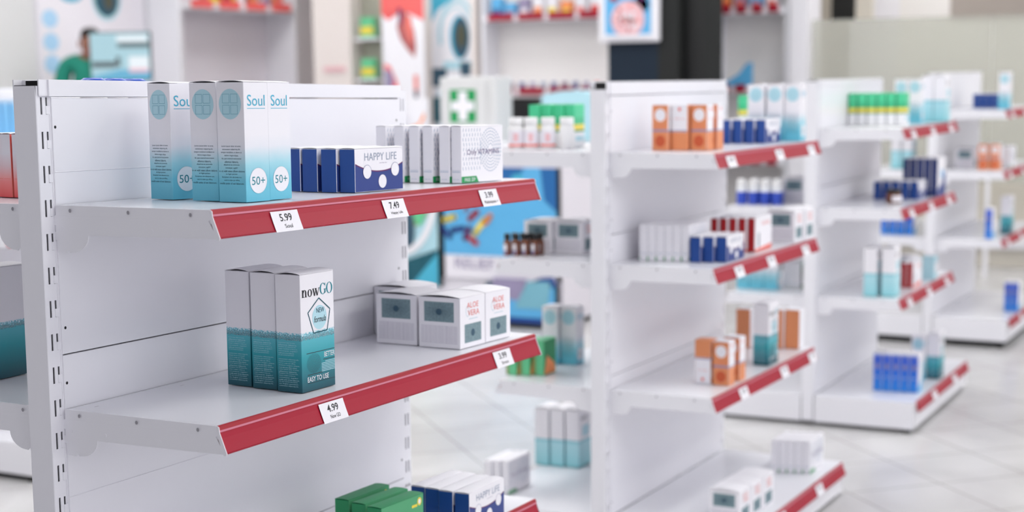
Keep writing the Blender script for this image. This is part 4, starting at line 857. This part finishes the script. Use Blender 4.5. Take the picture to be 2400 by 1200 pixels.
# --- person behind the monitor
def skinned(name, verts, edges, radii, m, parent=None, sub=2, root=0):
    me = bpy.data.meshes.new(name); me.from_pydata(verts, edges, []); o = bpy.data.objects.new(name, me); COL.objects.link(o)
    sk = o.modifiers.new('skin', 'SKIN'); sk.use_smooth_shade = True
    for i, q in enumerate(radii): v = me.skin_vertices[0].data[i]; v.radius = q if isinstance(q, tuple) else (q, q); v.use_root = (i == root)
    s2 = o.modifiers.new('sub', 'SUBSURF'); s2.levels = sub; s2.render_levels = sub; me.materials.append(MT[m])
    if parent: o.parent = parent
    return o
PM = Matrix.Translation((7.455, 6.705, 0)) @ Matrix.Rotation(math.radians(125), 4, 'Z') @ Matrix.Diagonal((1.05, 1.05, 1.06, 1))   # faces its local +Y
pr = empty('person', PM, 'person in teal scrubs with dark hair, standing behind the lit monitor', 'person')
def body_person():
    V = [(0, 0, .95), (0, 0, 1.10), (0, 0, 1.28), (0, 0, 1.42), (0, .03, 1.46), (0, .055, 1.49), (0, .085, 1.535), (0, .085, 1.60)]; Rr = [(.15, .11), (.13, .095), (.15, .105), (.10, .075), .05, .052, (.072, .088), (.062, .075)]
    Ed = [(i, i + 1) for i in range(7)]
    for s in (-1, 1):
        n = len(V); V += [(s * .10, 0, .88), (s * .10, .01, .50), (s * .10, -.01, .09), (s * .10, .10, .04)]; Rr += [.085, .055, .04, .035]; Ed += [(0, n), (n, n + 1), (n + 1, n + 2), (n + 2, n + 3)]
        n = len(V); V += [(s * .18, 0, 1.40), (s * .235, .02, 1.14), (s * .17, .24, 1.10), (s * .16, .29, 1.10)]; Rr += [.055, .04, .028, (.035, .018)]; Ed += [(3, n), (n, n + 1), (n + 1, n + 2), (n + 2, n + 3)]
        h = n + 3
        for k, (dx, ln) in enumerate(((-.030, .065), (-.010, .075), (.010, .072), (.030, .058))):
            n = len(V); V += [(s * (.16 + dx), .33, 1.10), (s * (.16 + dx), .33 + ln * .5, 1.098), (s * (.16 + dx), .33 + ln, 1.088)]; Rr += [.009, .0085, .007]; Ed += [(h, n), (n, n + 1), (n + 1, n + 2)]
        n = len(V); V += [(s * .125, .29, 1.10), (s * .112, .325, 1.092)]; Rr += [.010, .008]; Ed += [(h, n), (n, n + 1)]
    b = skinned('body', V, Ed, Rr, 'skin', pr)
    T = [(0, 0, .90), (0, 0, 1.10), (0, 0, 1.28), (0, 0, 1.415)]; TR = [(.175, .13), (.15, .115), (.168, .12), (.115, .085)]; TE = [(0, 1), (1, 2), (2, 3)]
    for s in (-1, 1): n = len(T); T += [(s * .185, 0, 1.40), (s * .235, .01, 1.22)]; TR += [.068, .062]; TE += [(3, n), (n, n + 1)]
    skinned('scrub_top', T, TE, TR, 'scrubs', pr)
    T = [(0, 0, .93)]; TR = [(.165, .12)]; TE = []
    for s in (-1, 1): n = len(T); T += [(s * .10, 0, .86), (s * .10, .01, .50), (s * .10, -.01, .11)]; TR += [.10, .075, .062]; TE += [(0, n), (n, n + 1), (n + 1, n + 2)]
    skinned('trousers', T, TE, TR, 'trousers', pr)
    skinned('hair', [(0, .005, 1.46), (0, .005, 1.55), (0, .03, 1.625), (0, .09, 1.645)], [(0, 1), (1, 2), (2, 3)], [(.055, .03), (.082, .055), (.078, .06), (.05, .022)], 'hair', pr)
    DZ, DY = -.085, .058
    f = MB(); f.prism([(-.012, 1.60 + DZ), (.012, 1.60 + DZ), (.005, 1.645 + DZ), (-.005, 1.645 + DZ)], .112 + DY, .128 + DY, 'skin', 'y'); f.obj('nose', pr, bevel=.004)
    for s in (-1, 1):
        e = MB(); e.prism([(s * .03 - .012, 1.647 + DZ), (s * .03, 1.641 + DZ), (s * .03 + .012, 1.647 + DZ), (s * .03, 1.653 + DZ)], .108 + DY, .113 + DY, 'hair', 'y'); e.obj('eye', pr)
        e = MB(); e.prism([(.01 + DY, 1.60 + DZ), (.035 + DY, 1.61 + DZ), (.035 + DY, 1.655 + DZ), (.01 + DY, 1.65 + DZ)], s * .073 - .006, s * .073 + .006, 'skin'); e.obj('ear', pr, bevel=.003)
    e = MB(); e.prism([(-.022, 1.575 + DZ), (0, 1.568 + DZ), (.022, 1.575 + DZ), (0, 1.581 + DZ)], .106 + DY, .112 + DY, 'salmon', 'y'); e.obj('mouth', pr)
    for s in (-1, 1): e = MB(); e.box(s * .10 - .045, s * .10 + .045, -.09, .17, 0.0003, .07, 'offwhite'); e.obj('shoe', pr, bevel=.02, seg=3)
body_person()
# --- right end: white column, dark frame, frosted glass screen, cream desk and bench
b = MB(); b.box(8.70, 9.0, 1.50, 1.625, 0, 2.9, 'offwhite'); structure(b.obj('trim_5'))
b = MB(); b.box(9.6, 9.66, 1.42, 1.60, 1.72, 2.9, 'dark'); b.box(9.6, 9.66, 1.30, 1.42, 1.72, 2.9, 'cream'); structure(b.obj('trim_6'))
g = bpy.data.materials.new('frosted greenish glass'); g.use_nodes = True; nt = g.node_tree; bs = nt.nodes['Principled BSDF']; bs.inputs['Base Color'].default_value = rgb(214, 212, 206); bs.inputs['Roughness'].default_value = .25
tr = nt.nodes.new('ShaderNodeBsdfTransparent'); tr.inputs[0].default_value = rgb(238, 240, 234); mxs = nt.nodes.new('ShaderNodeMixShader'); mxs.inputs[0].default_value = .42
nt.links.new(tr.outputs[0], mxs.inputs[1]); nt.links.new(bs.outputs[0], mxs.inputs[2]); nt.links.new(mxs.outputs[0], nt.nodes['Material Output'].inputs[0]); MT['glass'] = g
r = empty('glass_screen', Matrix.Translation((8.8, 0, 0)), 'frosted glass screen at the right behind the farthest shelf units', 'screen')
for y0, y1 in ((-1.6, .30), (.305, 1.495)): b = MB(); b.box(0, .012, y0, y1, .62, 1.70, 'glass'); b.obj('glass_pane', r)
for y in (-1.6, .30, 1.47): b = MB(); b.box(-.012, .024, y - .012, y + .012, 0, .64, 'metal'); b.obj('leg', r)
for i, (y0, y1, m) in enumerate(((1.0, 1.3, 'offwhite'), (.70, 1.0, 'greyalc'), (-.6, .7, 'greyalc'), (-2.0, -.6, 'wallwarm'))):
    b = MB(); b.box(10.2, 10.24, y0 * 1.25, y1 * 1.25, 0, 2.9, m)
    if i > 1: b = MB(); b.box(10.2, 10.24, y0 * 1.25, y1 * 1.25, 0, 1.70, m); t_ = MB(); t_.box(10.2, 10.24, y0 * 1.25, y1 * 1.25, 1.701, 2.9, 'taupe'); structure(t_.obj('trim_%d' % (11 + i)))
    structure(b.obj('trim_%d' % (7 + i)))
r = empty('cream_bench', Matrix.Translation((9.3, 0, 0)), 'long cream bench against the far wall at the right edge', 'bench')
b = MB(); b.box(-.02, .5, -3, 1.2, .13, .18, 'offwhite'); b.obj('seat', r, bevel=.004); b = MB(); b.box(.06, .5, -3, 1.2, 0, .13, 'cream'); b.obj('base', r); b = MB(); b.box(.46, .5, -3, 1.2, .18, .60, 'cream'); b.obj('backrest', r)
